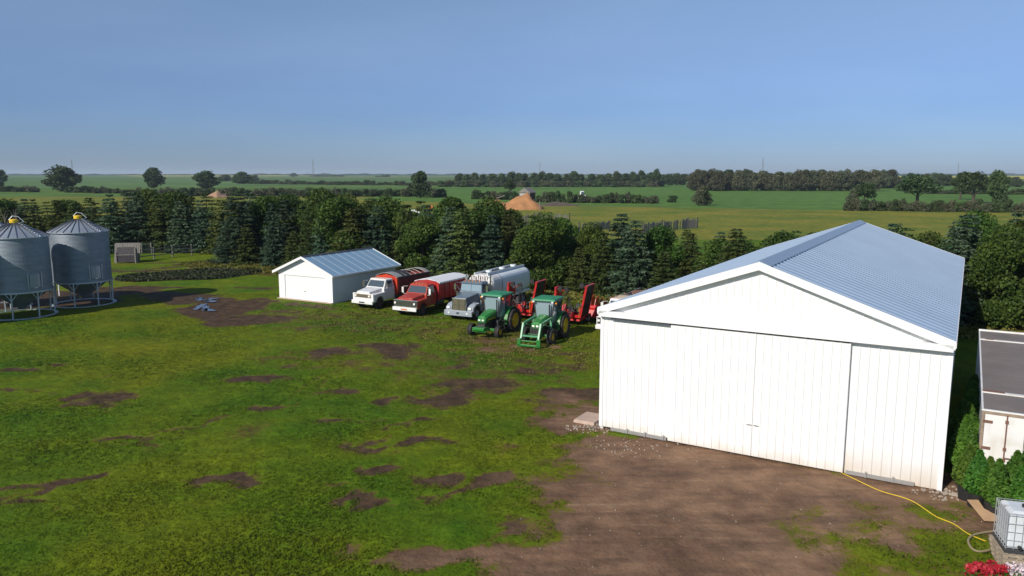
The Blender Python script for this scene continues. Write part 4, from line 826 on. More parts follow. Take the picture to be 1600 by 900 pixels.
# ------------------------------------------------------------ folded red mowers
def folded_mower(loc, rz, label):
    t = thing('folded_mower', label, 'mower', loc, rz, 'red folded mowers behind the tractors')
    f = MB(); f.bar((0, -1.6, .5), (-.5, .3, .7), .14); f.bar((0, -1.6, .5), (.5, .3, .7), .14); f.box(-1.0, 1.0, .2, .35, .62, .8); f.box(-1.0, 1.0, 1.5, 1.65, .62, .8); f.bar((-.6, .3, .7), (-.6, 2.4, .6), .12); f.bar((.6, .3, .7), (.6, 2.4, .6), .12); f.build('frame', 'red_machine', t)
    d = MB(); d.frus((-.95, .95, .3, 1.9), (-.8, .8, .5, 1.7), .35, .62); d.build('centre_deck', 'red_machine', t, bevel=.03)
    g = MB(); g.cyl((0, 1.0, .62), (0, 1.0, .95), .18, .12, 12); g.cyl((0, -1.7, .55), (0, .9, .85), .05, n=8); g.box(-.3, .3, .9, 1.4, .9, 1.15); g.build('gearbox', 'darkgrey', t)
    for s, lean in ((-1, .16), (1, .26)):
        x = s * 1.05; wg = MB(); top = Vector((x + lean * 1.9 * (1 if s > 0 else .35), 1.0, 3.0 if s > 0 else 2.8)); bot = Vector((x, .9, .62))
        ax = (top - bot).normalized(); n_ = Vector((ax.z, 0, -ax.x)) * s
        def pt(u_, yy, o_): q = bot + ax * u_; return (q.x + n_.x * o_, yy, q.z + n_.z * o_)
        H = (top - bot).length; YB = 1.75 if s > 0 else .75
        # shell: raised deck, red on its upper (inner) face, rim around, black blades' side outward
        def blk(u0, u1, ya, yb, o0, o1): return ([pt(u0, ya, o0), pt(u1, ya, o0), pt(u1, yb, o0), pt(u0, yb, o0), pt(u0, ya, o1), pt(u1, ya, o1), pt(u1, yb, o1), pt(u0, yb, o1)], [(3, 2, 1, 0), (4, 5, 6, 7), (0, 1, 5, 4), (1, 2, 6, 5), (2, 3, 7, 6), (3, 0, 4, 7)])
        wg.add(*blk(0, H, .1, .14, -.12, .02)); wg.add(*blk(0, H * .96, YB, YB + .04, -.12, .02)); wg.add(*blk(0, H, .14, YB, -.12, -.08)); wg.add(*blk(H - .04, H, .14, YB, -.08, .02)); wg.add(*blk(.0, .04, .14, YB, -.08, .02))
        wo = wg.build('wing_deck', 'red_machine', t); wo['label'] = 'raised red wing deck'
        ud = MB(); ud.add(*blk(.05, H - .05, .15, YB - .01, -.075, -.03))
        for k in range(2): u_ = H * (.3 + .42 * k); ud.add(*blk(u_ - .04, u_ + .04, .2, 1.5, .02, .05)); q0, q1 = pt(u_, .85, -.08), pt(u_, .85, .08); ud.cyl(q0, q1, .12, n=10)
        ud.build('underside', 'black', wo)
        q = MB()
        for k in range(2):
            u_ = H * (.25 + .4 * k); q.cyl(pt(u_, .85, -.12), pt(u_, .85, -.36), .11, .08, 10); q.add(*blk(u_ - .2, u_ + .2, .5, 1.2, -.2, -.12))
        q.tube([pt(.1, .85, -.3), pt(H * .85, .85, -.3)], .04); q.build('drive_gear', 'red_machine', wo)
        for (u_, yy) in ((H * .92, .25), (H * .8, 1.5)):
            cx = MB(); a0 = pt(u_, yy, -.12); a1 = pt(u_ + .12, yy - .1, -.42); cx.bar(a0, a1, .07); cx.build('caster_arm', 'red_machine', wo)
            b_ = MB(); pz = Vector(a1); b_.cyl(pz + Vector((0, -.07, 0)), pz + Vector((0, .07, 0)), .18, n=14); tw = b_.build('caster_wheel', 'rubber', wo); b_ = MB(); b_.cyl(pz + Vector((0, -.075, 0)), pz + Vector((0, .075, 0)), .09, n=12); 
        bt = MB(); bt.cyl(pt(H * .62, .2, -.3), pt(H * .62, .45, -.3), .06, n=8); bt.cyl(pt(.4, .0, -.2), pt(.4, .12, -.2), .06, n=8); bt.build('cylinder_rod', 'chrome', wo)
        od = MB(); od.box(x - .04, x + .04, .0, .05, .7, 1.0); 
    for k in range(12):
        ax_, ay_, az_ = random.uniform(-.85, .7), random.uniform(.1, 1.6), random.uniform(.75, 1.35); e_ = random.uniform(.08, .2)
        MB().frus((ax_ - e_, ax_ + e_, ay_ - e_, ay_ + e_), (ax_ - e_ * .6, ax_ + e_ * .6, ay_ - e_ * .6, ay_ + e_ * .6), az_, az_ + e_ * 1.8).build(*[('housing', 'red_machine'), ('valve_block', 'black'), ('motor', 'darkgrey')][k % 3], t, bevel=.01)
    for k in range(6): q = random.uniform(-.7, .7); MB().tube([(q, -.3, .7), (q * .5, .2, 1.5 + .2 * k), (-q, .8, 1.2), (-q * 1.3, 1.2, .9)], .022).build('hose', 'black', t)
    hy = MB(); hy.cyl((-.1, .6, .95), (-.95, .7, 1.6), .05, n=8); hy.cyl((.1, .6, .95), (1.0, .7, 1.6), .05, n=8); hy.tube([(-.3, -.4, .8), (-.2, .2, 1.25), (.15, .6, 1.35), (.3, 1.0, 1.1)], .03); hy.build('hydraulic_cylinder', 'darkgrey', t)
    kk = MB(); kk.box(-.35, .1, .25, .6, .8, 1.15); kk.box(.2, .5, -.1, .2, .75, 1.05); kk.build('hydraulic_block', 'red_machine', t, bevel=.02)
    MB().box(.95, 1.0, .04, .09, .65, 1.45).build('marker_strip', 'orange_stick', t)
    for s in (-1, 1): wheel(t, s * .62, 2.3, .34, .22, 'rim_dark'); wheel(t, s * 1.0, 1.95, .30, .2, 'tarp_grey')
    return t
folded_mower((.45, 57.0, 0), -R(27), 'red folded-wing mower hitched behind the tractor without loader')
folded_mower((3.95, 54.8, 0), -R(25), 'red folded-wing mower hitched behind the loader tractor')
t = thing('red_auger', 'bright red machine standing between the right mower and the big shed', 'farm machine', (6.15, 56.3, 0), -R(28), None)
k = MB(); k.frus((-.7, .7, 0, 1.6), (-.5, .5, .2, 1.4), .3, .9); k.build('housing', 'red_machine', t, bevel=.05)
for i in range(4): MB().slab([(-.5 + i * .33, .2, .8), (-.5 + i * .33, 1.2, .8), (-.45 + i * .33, 1.1, 1.9 - .1 * i), (-.45 + i * .33, .5, 1.75 - .1 * i)], .05).build('paddle', 'red_machine', t)
MB().cyl((-.75, .4, 1.0), (.75, .4, 1.0), .2, n=16).build('drum', 'red_machine', t)
for s in (-1, 1): wheel(t, s * .85, .9, .36, .22, 'rim_dark')

# ------------------------------------------------------------ trailer, tote, potted cedars, small things at the right
def trailer():
    p = at(1524, 757); t = thing('box_trailer', 'white box trailer with worn grey roof and rear doors, beside the big shed', 'trailer', p, -R(30.8)); W, Lh, z0, z1 = 2.6, 16.1, .12, 2.75
    b = MB(); b.box(0, .05, 0, Lh, z0, z1); b.box(W - .05, W, 0, Lh, z0, z1); b.box(.05, W - .05, Lh - .05, Lh, z0, z1); b.box(.05, W - .05, .05, Lh - .05, z0, z0 + .1); b.build('body', 'trailer_white', t)
    r = MB()
    n = 24
    for i in range(n): r.box(.04, W - .04, .05 + i * (Lh - .1) / n, .05 + (i + 1) * (Lh - .1) / n - .012, z1 - .03, z1 + .012)
    r.build('roof', 'trailer_roof', t)
    e = MB(); e.box(-.02, W + .02, -.03, .10, z1 - .0, z1 + .045); e.box(-.02, W + .02, Lh - .12, Lh + .02, z1 - .02, z1 + .09); e.box(-.02, .045, .1, Lh - .12, z1 - .02, z1 + .03); e.box(W - .045, W + .02, .1, Lh - .12, z1 - .02, z1 + .03)
    e.build('roof_edge', 'trailer_white', t, bevel=.01)
    MB().box(.02, W - .02, 2.55, 2.80, z1 + .014, z1 + .05).build('roof_strap', 'trailer_white', t); MB().box(.02, W - .02, 13.4, 13.6, z1 + .014, z1 + .05).build('roof_strap', 'trailer_white', t)
    MB().box(.03, .75, 2.62, 2.86, z1 + .052, z1 + .06).build('rust_patch', 'rust', t); MB().box(.25, .6, 13.42, 13.62, z1 + .052, z1 + .06).build('rust_patch', 'rust', t)
    fr = MB(); fr.box(0, .09, -.03, -.001, z0, z1); fr.box(W - .09, W, -.03, -.001, z0, z1); fr.box(.09, W - .09, -.03, -.001, z1 - .1, z1); fr.box(.09, W - .09, -.03, -.001, z0, z0 + .12); fr.build('door_frame', mat('rusty_frame', (.30, .22, .16), .7, var=.3, scale=3), t)
    for s in (0, 1):
        xa, xb = (.10, W / 2 - .01) if s == 0 else (W / 2 + .01, W - .10); d = MB().box(xa, xb, -.025, .03, z0 + .13, z1 - .11).build('rear_door', 'trailer_white', t, bevel=.006)
        for q in (.62, ):
            xx = xa + (xb - xa) * (.55 if s == 0 else .45); l = MB(); l.cyl((xx, -.06, z0 + .1), (xx, -.06, z1 - .06), .022, n=8)
            for zz in (z0 + .2, z0 + .9, z0 + 1.3, z1 - .35): l.box(xx - .05, xx + .05, -.075, -.026, zz, zz + .10)
            l.box(xx - .02, xx + .3, -.085, -.07, z0 + 1.02, z0 + 1.06); l.build('lock_rod', 'rust', d)
        hx = xa if s == 0 else xb
        for zz in (z0 + .35, z0 + 1.25, z1 - .42):
            h = MB(); x0_, x1_ = (hx - .05, hx + .24) if s == 0 else (hx - .24, hx + .05); h.box(x0_, x1_, -.045, -.026, zz, zz + .10); h.build('hinge', 'rust', d)
    MB().box(.1, W - .1, .1, Lh - .1, -.02, z0).build('underframe', 'darkgrey', t)
trailer()

def leaf_cloud(n, fn, size, rng, tri=False):
    """fn(n) -> centres (n,3), outward (n,3); returns triangles"""
    c, o = fn(n); o = o / (np.linalg.norm(o, axis=1, keepdims=True) + 1e-9)
    r = rng.normal(size=(n, 3)); a_ = o * .6 + r * .7; a_ /= np.linalg.norm(a_, axis=1, keepdims=True)
    b_ = np.cross(a_, rng.normal(size=(n, 3))); b_ /= np.linalg.norm(b_, axis=1, keepdims=True); d_ = np.cross(a_, b_)
    s = (size * (.6 + .8 * rng.random(n)))[:, None]
    return np.stack([c - b_ * s * .5 - d_ * s * .3, c + b_ * s * .5 - d_ * s * .3, c + d_ * s * .7], 1)
def cedar_mesh(seed, h=1.5, r=.48):
    rng = np.random.default_rng(seed)
    def fn(n):
        z = rng.random(n) ** .85; a_ = rng.random(n) * 2 * PI; lob = 1 + .18 * np.sin(3 * a_ + seed) + .15 * np.sin(9 * z + 2 * a_); rr = r * np.clip((1 - z) ** .75 * 1.05, .03, 1) * (.35 + .65 * np.sqrt(rng.random(n))) * lob * np.minimum(1, .55 + 2.2 * z)
        c = np.stack([rr * np.cos(a_), rr * np.sin(a_), .44 + z * h], -1); o = np.stack([np.cos(a_), np.sin(a_), .6 + 0 * a_], -1); return c, o
    return tri_object('foliage', leaf_cloud(2600, fn, .11, rng), M['leaf_cedar'])
cedar_meshes = [cedar_mesh(s) for s in (1, 2, 3)]
pot_mesh = MB().lathe([(0, 0), (.24, 0), (.31, .46), (.33, .46), (.33, .50), (.29, .50), (.27, .45), (0, .45)], 20).mesh('pot', 'pot')
stem_mesh = MB().cyl((0, 0, .3), (0, 0, 1.4), .03, .008, 6).mesh('stem', 'bark')
CED = [(1509, 779, .98, 'first in line beside the shed corner'), (1524, 791, 1.0, 'in front of the left edge of the trailer doors'), (1554, 806, .98, 'right of the brown plywood piece'), (1581, 798, 1.05, 'behind the white liquid tote'), (1604, 792, 1.15, 'at the right edge of the photo'),
       (1503, 752, 1.25, 'second back from the shed corner'), (1507, 728, 1.25, 'third back from the shed corner'), (1511, 706, 1.3, 'fourth back from the shed corner'), (1514, 686, 1.25, 'fifth back from the shed corner'), (1516, 667, 1.2, 'sixth back from the shed corner'), (1541, 793, .9, 'small one between two taller ones before the trailer doors'), (1592, 812, .95, 'close behind the tote cage')]
for i, (px, py, s, lb) in enumerate(CED):
    p = at(px, py); t = thing('potted_cedar', 'green cedar in black pot, ' + lb, 'potted tree', p, i * 1.3, 'potted cedars by the trailer')
    for nm, me_ in (('foliage', cedar_meshes[i % 3]), ('pot', pot_mesh), ('stem', stem_mesh)):
        o = bpy.data.objects.new(nm, me_); C.objects.link(o); o.parent = t
    t.scale = (s, s, s)
def tote():
    p = at(1566, 893); t = thing('liquid_tote', 'white plastic liquid tote in a grey cage on stacked pallets', 'tank', (p.x, p.y, .56), -R(17)); W, D, Hh = 1.2, 1.1, 1.12
    b = MB(); b.frus((.05, W - .05, .05, D - .05), (.07, W - .07, .07, D - .07), .14, Hh); b.frus((.07, W - .07, .07, D - .07), (.2, W - .2, .2, D - .2), Hh, Hh + .06); b.build('bottle', 'tote', t, bevel=.06)
    MB().cyl((W * .5, D * .5, Hh + .05), (W * .5, D * .5, Hh + .12), .11, n=16).build('lid', 'black', t)
    MB().box(0, W, 0, D, 0, .12).build('base', 'darkgrey', t, bevel=.01)
    c = MB()
    for z in (.16, .38, .62, .86, 1.10, 1.16): c.tube([(.02, .02, z), (W - .02, .02, z), (W - .02, D - .02, z), (.02, D - .02, z), (.02, .02, z)], .009, 5)
    for i in range(7):
        x = .02 + (W - .04) * i / 6; y = .02 + (D - .04) * i / 6
        for yy in (.02, D - .02): c.cyl((x, yy, .12), (x, yy, 1.16), .008, n=5)
        for xx in (.02, W - .02): c.cyl((xx, y, .12), (xx, y, 1.16), .012, n=5)
    c.tube([(.02, D / 2, 1.17), (W - .02, D / 2, 1.17)], .018); c.build('cage', 'cage', t)
    MB().cyl((W * .3, -.08, .2), (W * .3, .04, .2), .05, n=10).build('valve', 'black', t)
    for k in range(4):
        q = thing('pallet', ['weathered pallet at the bottom of the stack under the tote', 'second lowest weathered pallet under the tote', 'second highest weathered pallet under the tote', 'weathered pallet directly under the liquid tote'][k], 'pallet', (p.x, p.y, .14 * k), -R(17) + .03 * (k - 1), 'pallets under the tote'); b = MB()
        for i in range(7): b.box(-.02 + i * .18, .1 + i * .18, -.03, D + .03, .118, .138)
        for i in range(3): b.box(-.02, 1.2, i * .5, i * .5 + .09, .022, .117)
        for i in range(4): b.box(-.02 + i * .36, .1 + i * .36, -.03, D + .03, .0, .021)
        b.build('boards', 'pallet', q)
tote()
p = at(1546, 812); t = MB(); t.slab([(0, 0, .03), (.75, -.1, .03), (.72, .55, .10), (.35, .52, .12), (.36, .95, .3), (.0, .95, .3)], .025); tag(t.build('plywood_piece', 'plywood', loc=(p.x - .3, p.y - .2, .02)), 'brown L-shaped plywood scrap lying between potted cedars and tote', 'board')
def gcurve(q, z, n=10):
    P = [at(*k) for k in q]; out = []
    for i in range(len(P) - 1):
        p0 = P[max(0, i - 1)]; p1 = P[i]; p2 = P[i + 1]; p3 = P[min(len(P) - 1, i + 2)]
        for k in range(n): s = k / n; v = .5 * ((2 * p1) + (p2 - p0) * s + (2 * p0 - 5 * p1 + 4 * p2 - p3) * s * s + (3 * p1 - p0 - 3 * p2 + p3) * s ** 3); out.append((v.x, v.y, z))
    out.append((P[-1].x, P[-1].y, z)); return out
tag(MB().tube(gcurve([(1313, 739), (1340, 752), (1375, 768), (1412, 779), (1432, 788), (1462, 808), (1490, 820), (1512, 835), (1540, 847)], .03), .015, 6).build('extension_cord', 'cord'), 'yellow extension cord running from the shed doors towards the tote', 'cord')
tag(MB().tube(gcurve([(1556, 832), (1540, 834), (1522, 838), (1513, 846), (1517, 858), (1528, 864), (1545, 862), (1562, 855)], .05), .035, 8).build('hose', 'hose'), 'looped tan hose on the ground left of the tote', 'hose')
def flowers(px, py, n, r, m, label, cat):
    c = at(px, py); rng = np.random.default_rng(n)
    t = thing('flower_bed', label, cat, c)
    def fn(k): a_ = rng.random(k) * 2 * PI; q = np.sqrt(rng.random(k)) * r; return np.stack([q * 1.25 * np.cos(a_), q * .7 * np.sin(a_), .15 + .3 * rng.random(k)], -1), np.stack([0 * a_, 0 * a_, 1 + 0 * a_], -1)
    o = bpy.data.objects.new('petals', tri_object('petals', leaf_cloud(n, fn, .085, rng), M[m])); C.objects.link(o); o.parent = t
    def fn2(k): c_, o_ = fn(k); c_[:, 2] -= .12; return c_, o_
    o = bpy.data.objects.new('leaves', tri_object('leaves', leaf_cloud(n, fn2, .09, rng), M['leaf_cedar'])); C.objects.link(o); o.parent = t
flowers(1541, 908, 1000, .46, 'petal', 'mass of small red flowers at the bottom edge by the pallets', 'flowers')
flowers(1590, 908, 400, .30, 'pinkpetal', 'pale pink flowers in the bottom right corner', 'flowers')

# ------------------------------------------------------------ trees
def spruce_mesh(seed, h, r, mname):
    rng = np.random.default_rng(seed); T = []
    nl = int(h * rng.uniform(2.0, 2.7)); lop = rng.random() * 6.28
    for i in range(nl):
        z = .25 + (h - .3) * (i + rng.random() * .6) / nl; f = 1 - z / h; L = r * (f ** (.62 + .25 * ((seed * 7) % 5) / 4)) * (.92 if z > .8 else .8) + .12; nb = max(5, int(7 + 6 * f)); a0 = rng.random() * 6.28
        for k in range(nb):
            a_ = a0 + 6.283 * k / nb + rng.normal() * .12; l = L * rng.uniform(.62, 1.22) * (1 + .14 * math.cos(a_ - lop)); m = max(4, int(l * 9)); u = np.linspace(.12, 1, m) + rng.normal(size=m) * .02
            droop = -.26 * l * u ** 1.4 + .10 * l * u ** 3 + (.12 * l * u if f < .3 else 0)
            cx = u * l * np.cos(a_); cy = u * l * np.sin(a_); cz = z + droop
            for q in range(3):
                wv = (l * .22 * (1.15 - u) + .06) ; off = rng.normal(size=m) * wv
                c = np.stack([cx - np.sin(a_) * off, cy + np.cos(a_) * off, cz - abs(off) * .25 + rng.normal(size=m) * .03 - (.05 * q)], -1)
                s = .17 + .10 * rng.random(m); dirv = np.stack([np.cos(a_) + off * -np.sin(a_) * .8, np.sin(a_) + off * np.cos(a_) * .8, -.25 + rng.normal(size=m) * .3], -1); dirv /= np.linalg.norm(dirv, axis=1, keepdims=True)
                side = np.cross(dirv, np.array([0, 0, 1.]) + rng.normal(size=(m, 3)) * .35); side /= np.linalg.norm(side, axis=1, keepdims=True)
                T.append(np.stack([c - side * s[:, None] * .55, c + side * s[:, None] * .55, c + dirv * s[:, None] * 1.25], 1))
    return tri_object('crown', np.concatenate(T), M[mname])
def leafy_mesh(seed, h, r, mname, base=.18, nleaf=3600, blobs=22, size=.26, sq=1.0):
    rng = np.random.default_rng(seed); B = []
    for i in range(blobs):
        z = base + (1 - base) * rng.random(); e = math.sin(PI * min(1, max(.05, (z - base * .6) / (1.06 - base * .6))) ** .8); a_ = rng.random() * 6.28; q = r * e * math.sqrt(rng.random()) * .8
        B.append((q * math.cos(a_), q * math.sin(a_), z * h * .93, r * rng.uniform(.26, .46)))
    B = np.array(B)
    def fn(n):
        i = rng.integers(0, blobs, n); d = rng.normal(size=(n, 3)); d /= np.linalg.norm(d, axis=1, keepdims=True); q = (.45 + .6 * rng.random(n) ** .6)
        c = B[i, :3] + d * (B[i, 3] * q)[:, None] * np.array([1, 1, .8 * sq]); c[:, 2] = np.maximum(c[:, 2], .1); return c, d
    return tri_object('crown', leaf_cloud(nleaf, fn, size, rng), M[mname]), B
def trunk_mesh(h, r, B=None, m='bark'):
    b = MB(); pts = [(0, 0, -.1), (.04 * h * .2, .02, h * .3), (-.03 * h * .2, .03, h * .62), (0, 0, h * .9)]; rr = [r, r * .75, r * .45, r * .12]
    for i in range(3): b.cyl(pts[i], pts[i + 1], rr[i], rr[i + 1], 7)
    if B is not None:
        for q in B[:9]:
            z = max(h * .15, q[2] - math.hypot(q[0], q[1]) * .9); b.cyl((0, 0, min(z, h * .85)), tuple(q[:3]), r * .3, r * .08, 5)
    return b.mesh('trunk', m)
SP = []
for i in range(5): h = 7.6; SP.append((spruce_mesh(10 + i, h, (2.7, 3.3, 3.0, 2.4, 3.1)[i], 'spruce_blue' if i in (0, 3) else 'spruce_green'), trunk_mesh(h, .16), h))
LF = []
for i in range(4): h = 7.4; cm, B = leafy_mesh(30 + i, h, 3.0, 'leaf_green', base=.10, nleaf=15000, blobs=38, size=.20); LF.append((cm, trunk_mesh(h, .15, B), h))
FT = []
for i in range(5): h = 9.0; cm, B = leafy_mesh(50 + i, h, 4.6, 'leaf_far', base=.14, nleaf=5200, blobs=34, size=.55); FT.append((cm, trunk_mesh(h, .32, B), h))
FG = []
for i in range(4): h = 9.0; cm, B = leafy_mesh(70 + i, h, 5.0, 'leaf_far_grey', base=.06, nleaf=4800, blobs=32, size=.55); FG.append((cm, trunk_mesh(h, .3, B), h))
TT = []                                               # tall bare-trunk trees with a high crown
for i in range(2): h = 10.0; cm, B = leafy_mesh(90 + i, h, 4.4, 'leaf_far', base=.48, nleaf=3200, blobs=18, size=.5); TT.append((cm, trunk_mesh(h, .38, B), h))
BU = []
for i in range(4): h = 3.0; cm, B = leafy_mesh(110 + i, h, 2.8, 'leaf_far' if i < 2 else 'leaf_far_grey', base=.03, nleaf=1500, blobs=16, size=.42); BU.append((cm, trunk_mesh(h * .7, .1), h))
def tree(name, src, x, y, s, label, cat, group, sw=None, rz=None, trunk=True):
    sw = s if sw is None else sw
    t = thing(name, label, cat, (x, y, 0), random.random() * 6.28 if rz is None else rz, group)
    o = bpy.data.objects.new('crown', src[0]); C.objects.link(o); o.parent = t
    if trunk: o = bpy.data.objects.new('trunk', src[1]); C.objects.link(o); o.parent = t
    t.scale = (sw, sw, s); return t
# shelterbelt behind the yard: rows parallel to the shed front
A0 = Vector((-36.5, 95.5, 0))
rowspec = [(0, 0, 3.0, 'front', 'S'), (3.6, 1.4, 3.1, 'second', 'M'), (7.2, .4, 3.2, 'third', 'M'), (10.8, 1.8, 3.3, 'back', 'L')]
for off, sh, step, rn, kind in rowspec:
    n = 0; s = sh + .6
    while s < 104 and n < 59:
        jx, jy = random.uniform(-.7, .7), random.uniform(-.6, .6); p = A0 + HU * (s + jx) + HV * (off + jy)
        isS = kind == 'S' or (kind == 'M' and random.random() < .58)
        if kind == 'S' and random.random() < .10: isS = False
        if kind == 'L' and random.random() < .35: isS = True
        frac = s / 100; base_s = (random.uniform(.50, .72) if (kind == 'S' and random.random() < .24) else random.uniform(.84, 1.16)) * (1.10 if frac < .14 else (.98 if frac < .42 else (.86 if frac < .8 else 1.0)))
        if rn in ('third', 'back'): base_s *= 1.0 if frac < .40 else (.78 if frac < .66 else .92)
        if 86 < s < 95: base_s *= .72
        word = ('spruce', 'dark green spruce') if isS else ('leafy_tree', 'mid green leafy tree')
        tree(word[0], random.choice(SP if isS else LF), p.x, p.y, base_s, f'{word[1]}, {ordn(n)} from the left in the {rn} row of the shelterbelt', 'tree', 'shelterbelt trees behind the yard', sw=base_s * random.uniform(.82, 1.15) + (.08 if base_s < .75 else 0)); n += 1; s += step * random.uniform(.85, 1.15)
# left block behind the pen
for r_, (yy, rn) in enumerate(((108, 'front'), (113, 'middle'), (119, 'back'))):
    n = 0; x = -86.
    while x < -38 + r_ * 3:
        s = random.uniform(.90, 1.18)
        if x < -62: s *= .86
        isS = random.random() < (.85 if r_ == 0 else .68); y_ = yy + random.uniform(-1, 1) - (x + 60) * .0
        word = ('spruce', 'dark spruce') if isS else ('leafy_tree', 'dark leafy tree')
        if not (r_ > 0 and -70 < x < -66):
            tree(word[0], random.choice(SP if isS else LF), x, y_, s, f'{word[1]}, {ordn(n)} from the left in the {rn} row behind the wooden pen', 'tree', 'trees behind the wooden pen', sw=s * 1.05); n += 1
        x += 3.0 * random.uniform(.85, 1.15)
# bare dead trees, far left
for i, (px, py) in enumerate(((3, 402), (12, 400), (30, 396))):
    p = at(px, py); b = MB(); rng = random.Random(i)
    b.cyl((0, 0, -.1), (.1, 0, 5.5), .12, .03, 6)
    for k in range(16):
        z = 1.5 + k * .25; a_ = rng.random() * 6.28; l = rng.uniform(.8, 1.8); b.cyl((0, 0, z), (l * math.cos(a_) * .6, l * math.sin(a_) * .6, z + l), .035, .01, 5)
    tag(b.build('dead_tree', 'deadwood', loc=(p.x, p.y, 0)), ['bare dead tree at the left edge behind the bins', 'bare dead tree behind the cap of the left bin', 'short bare tree right of the cap of the left bin'][i], 'tree', 'bare trees at the far left')

# far trees: (px, base row, top row, half-width px, kind)
def far_tree(px, pb, pt, hw, src, name, label, cat, group, j=0):
    p = at(px, pb); z = HCAM + p.y * math.tan(-PITCH + math.atan(-(pt - 450) / FPX)); z = max(1.0, z); s = z / src[2]
    # native half width
    nat = {id(k): w_ for L_, w_ in ((FT, 4.9), (FG, 5.4), (TT, 4.7), (BU, 2.8), (SP, 2.4), (LF, 2.7)) for k in L_}[id(src)]
    sw = (hw * 1.12 / FPX * p.y) / nat
    return tree(name, src, p.x, p.y, s, label, cat, group, sw=sw)
SOLO = [(97, 299, 261, 27, FT[0], 'wide dark tree, largest one in the left field'), (240, 294, 263, 16, FT[1], 'upright round dark tree standing alone in the left field'), (322, 295, 268, 21, FT[1], 'wide dark tree above the tan heap in the left field'),
        (378, 287, 269, 17, FT[2], 'rounded far tree right of the wide dark one'), (352, 283, 273, 13, FG[0], 'small far tree between two bigger round trees'), (399, 283, 274, 7, FG[1], 'small far bush right of the rounded tree'), (2, 292, 267, 12, FT[3], 'dark tree cut by the left edge of the photo'),
        (657, 309, 269, 18, FT[4], 'tall tree rising above the hedges left of the earth heap'), (459, 276, 270.5, 7, FG[0], 'tiny far tree clump near the horizon, left of the thin mast'), (796, 309, 280, 9, TT[1], 'small two-tiered tree behind the left orange earth heap'),
        (1099, 321, 292, 17, FG[2], 'round grey-green bush tree alone at the pasture edge'), (1051, 316, 306, 9, BU[1], 'low dark bush alone left of the round bush tree'), (1350, 322, 284, 18, TT[0], 'small-crowned tree at the left end of the right hedge'),
        (1332, 322, 296, 11, FG[0], 'pale bushy tree at the left end of the right hedge'), (1433, 322, 274, 32, TT[1], 'broad-crowned tall tree over the right hedge'), (1521, 317, 267, 27, TT[0], 'tall tree with bare lower trunk over the right hedge'), (1556, 324, 270, 19, FT[3], 'dark leafy tree near the right edge, trunk hidden by foliage'),
        (1586, 288, 277, 10, FG[1], 'far tree clump at the right edge under the yellow field'), (1500, 312, 270, 17, TT[1], 'tall thin-crowned tree between two bigger ones over the right hedge'), (1025, 292, 264.5, 7, TT[1], 'tree crown standing a little above the far tree line')]
for i, (px, pb, pt, hw, src, lb) in enumerate(SOLO): far_tree(px, pb, pt, hw, src, 'field_tree' if pt < pb - 12 else 'field_bush', lb, 'tree', None)
def belt(x0_, x1_, b0, b1, h0, h1, step, src, name, desc, cat, group, hw=None, jb=.4):
    n = 0; x = x0_; 
    while x <= x1_ and n < 59:
        f = (x - x0_) / max(1, x1_ - x0_); pb = b0 + (b1 - b0) * f + random.uniform(-jb, jb); hh = random.uniform(h0, h1)
        far_tree(x, pb, pb - hh, (hw or step * .85) * random.uniform(.85, 1.2), random.choice(src), name, f'{desc[0]}, {ordn(n)} from the left {desc[1]}', cat, group); n += 1; x += step * random.uniform(.8, 1.2)
belt(718, 1030, 291, 291, 17, 23, 13, FT, 'field_tree', ('dark round tree', 'in the far tree line behind the earth heaps'), 'tree', 'far tree line behind the earth heaps', hw=10)
belt(690, 1035, 292, 292, 7, 10, 11, BU, 'bush', ('low dark bush', 'along the foot of the far tree line'), 'bush', 'low bushes at the far tree line')
belt(1035, 1085, 289, 289, 15, 20, 13, FT, 'field_tree', ('dark tree', 'in the gap left of the grey-green wood'), 'tree', 'trees joining the line and the wood', hw=9)
belt(1085, 1372, 298, 298, 25, 32, 13, FG, 'field_tree', ('grey-green tree', 'in the front of the wood above the shed roof'), 'tree', 'grey-green wood, front row', hw=13)
belt(1090, 1400, 294, 294, 22, 28, 15, FG + FT[:2], 'field_tree', ('dark tree', 'at the back of the wood above the shed roof'), 'tree', 'grey-green wood, back row', hw=13)
belt(1400, 1600, 289, 292, 12, 20, 12, FT, 'field_tree', ('dark tree', 'in the far line behind the right hedge trees'), 'tree', 'far line at the right', hw=9)
belt(1420, 1600, 302, 304, 5, 9, 10, BU, 'bush', ('low green bush', 'in the strip behind the right hedge'), 'bush', 'strip behind the right hedge')
belt(1326, 1605, 329, 332, 11, 18, 11, BU, 'bush', ('grey-brown hedge bush', 'in the hedge along the right pasture edge'), 'bush', 'right hedge')
belt(842, 1030, 316, 318, 9, 16, 9, BU, 'bush', ('dark hedge bush', 'in the hedge right of the earth heaps'), 'bush', 'middle hedge')
belt(744, 815, 311, 312, 9, 14, 9, BU, 'bush', ('brownish hedge bush', 'in the hedge left of the earth heaps'), 'bush', 'hedge left of the heaps')
belt(640, 692, 307, 308, 9, 13, 9, BU, 'bush', ('dark hedge bush', 'in the short hedge right of the tall tree'), 'bush', 'short hedge')
belt(195, 640, 306, 307, 9, 13, 11.5, BU, 'bush', ('dark green hedge bush', 'in the long hedge above the left spruces'), 'bush', 'long left hedge')
belt(110, 190, 301, 302, 7, 10, 10, BU, 'bush', ('low dark bush', 'right of the wide tree in the left field'), 'bush', 'low bushes in the left field')
belt(5, 55, 299, 300, 6, 9, 12, BU, 'bush', ('low dark bush', 'at the left edge of the field'), 'bush', 'low bushes at the left edge')
belt(395, 700, 287, 290, 3.5, 6.5, 9.5, BU, 'bush', ('small far bush', 'in the thin far hedge of the left fields'), 'bush', 'thin far hedge')
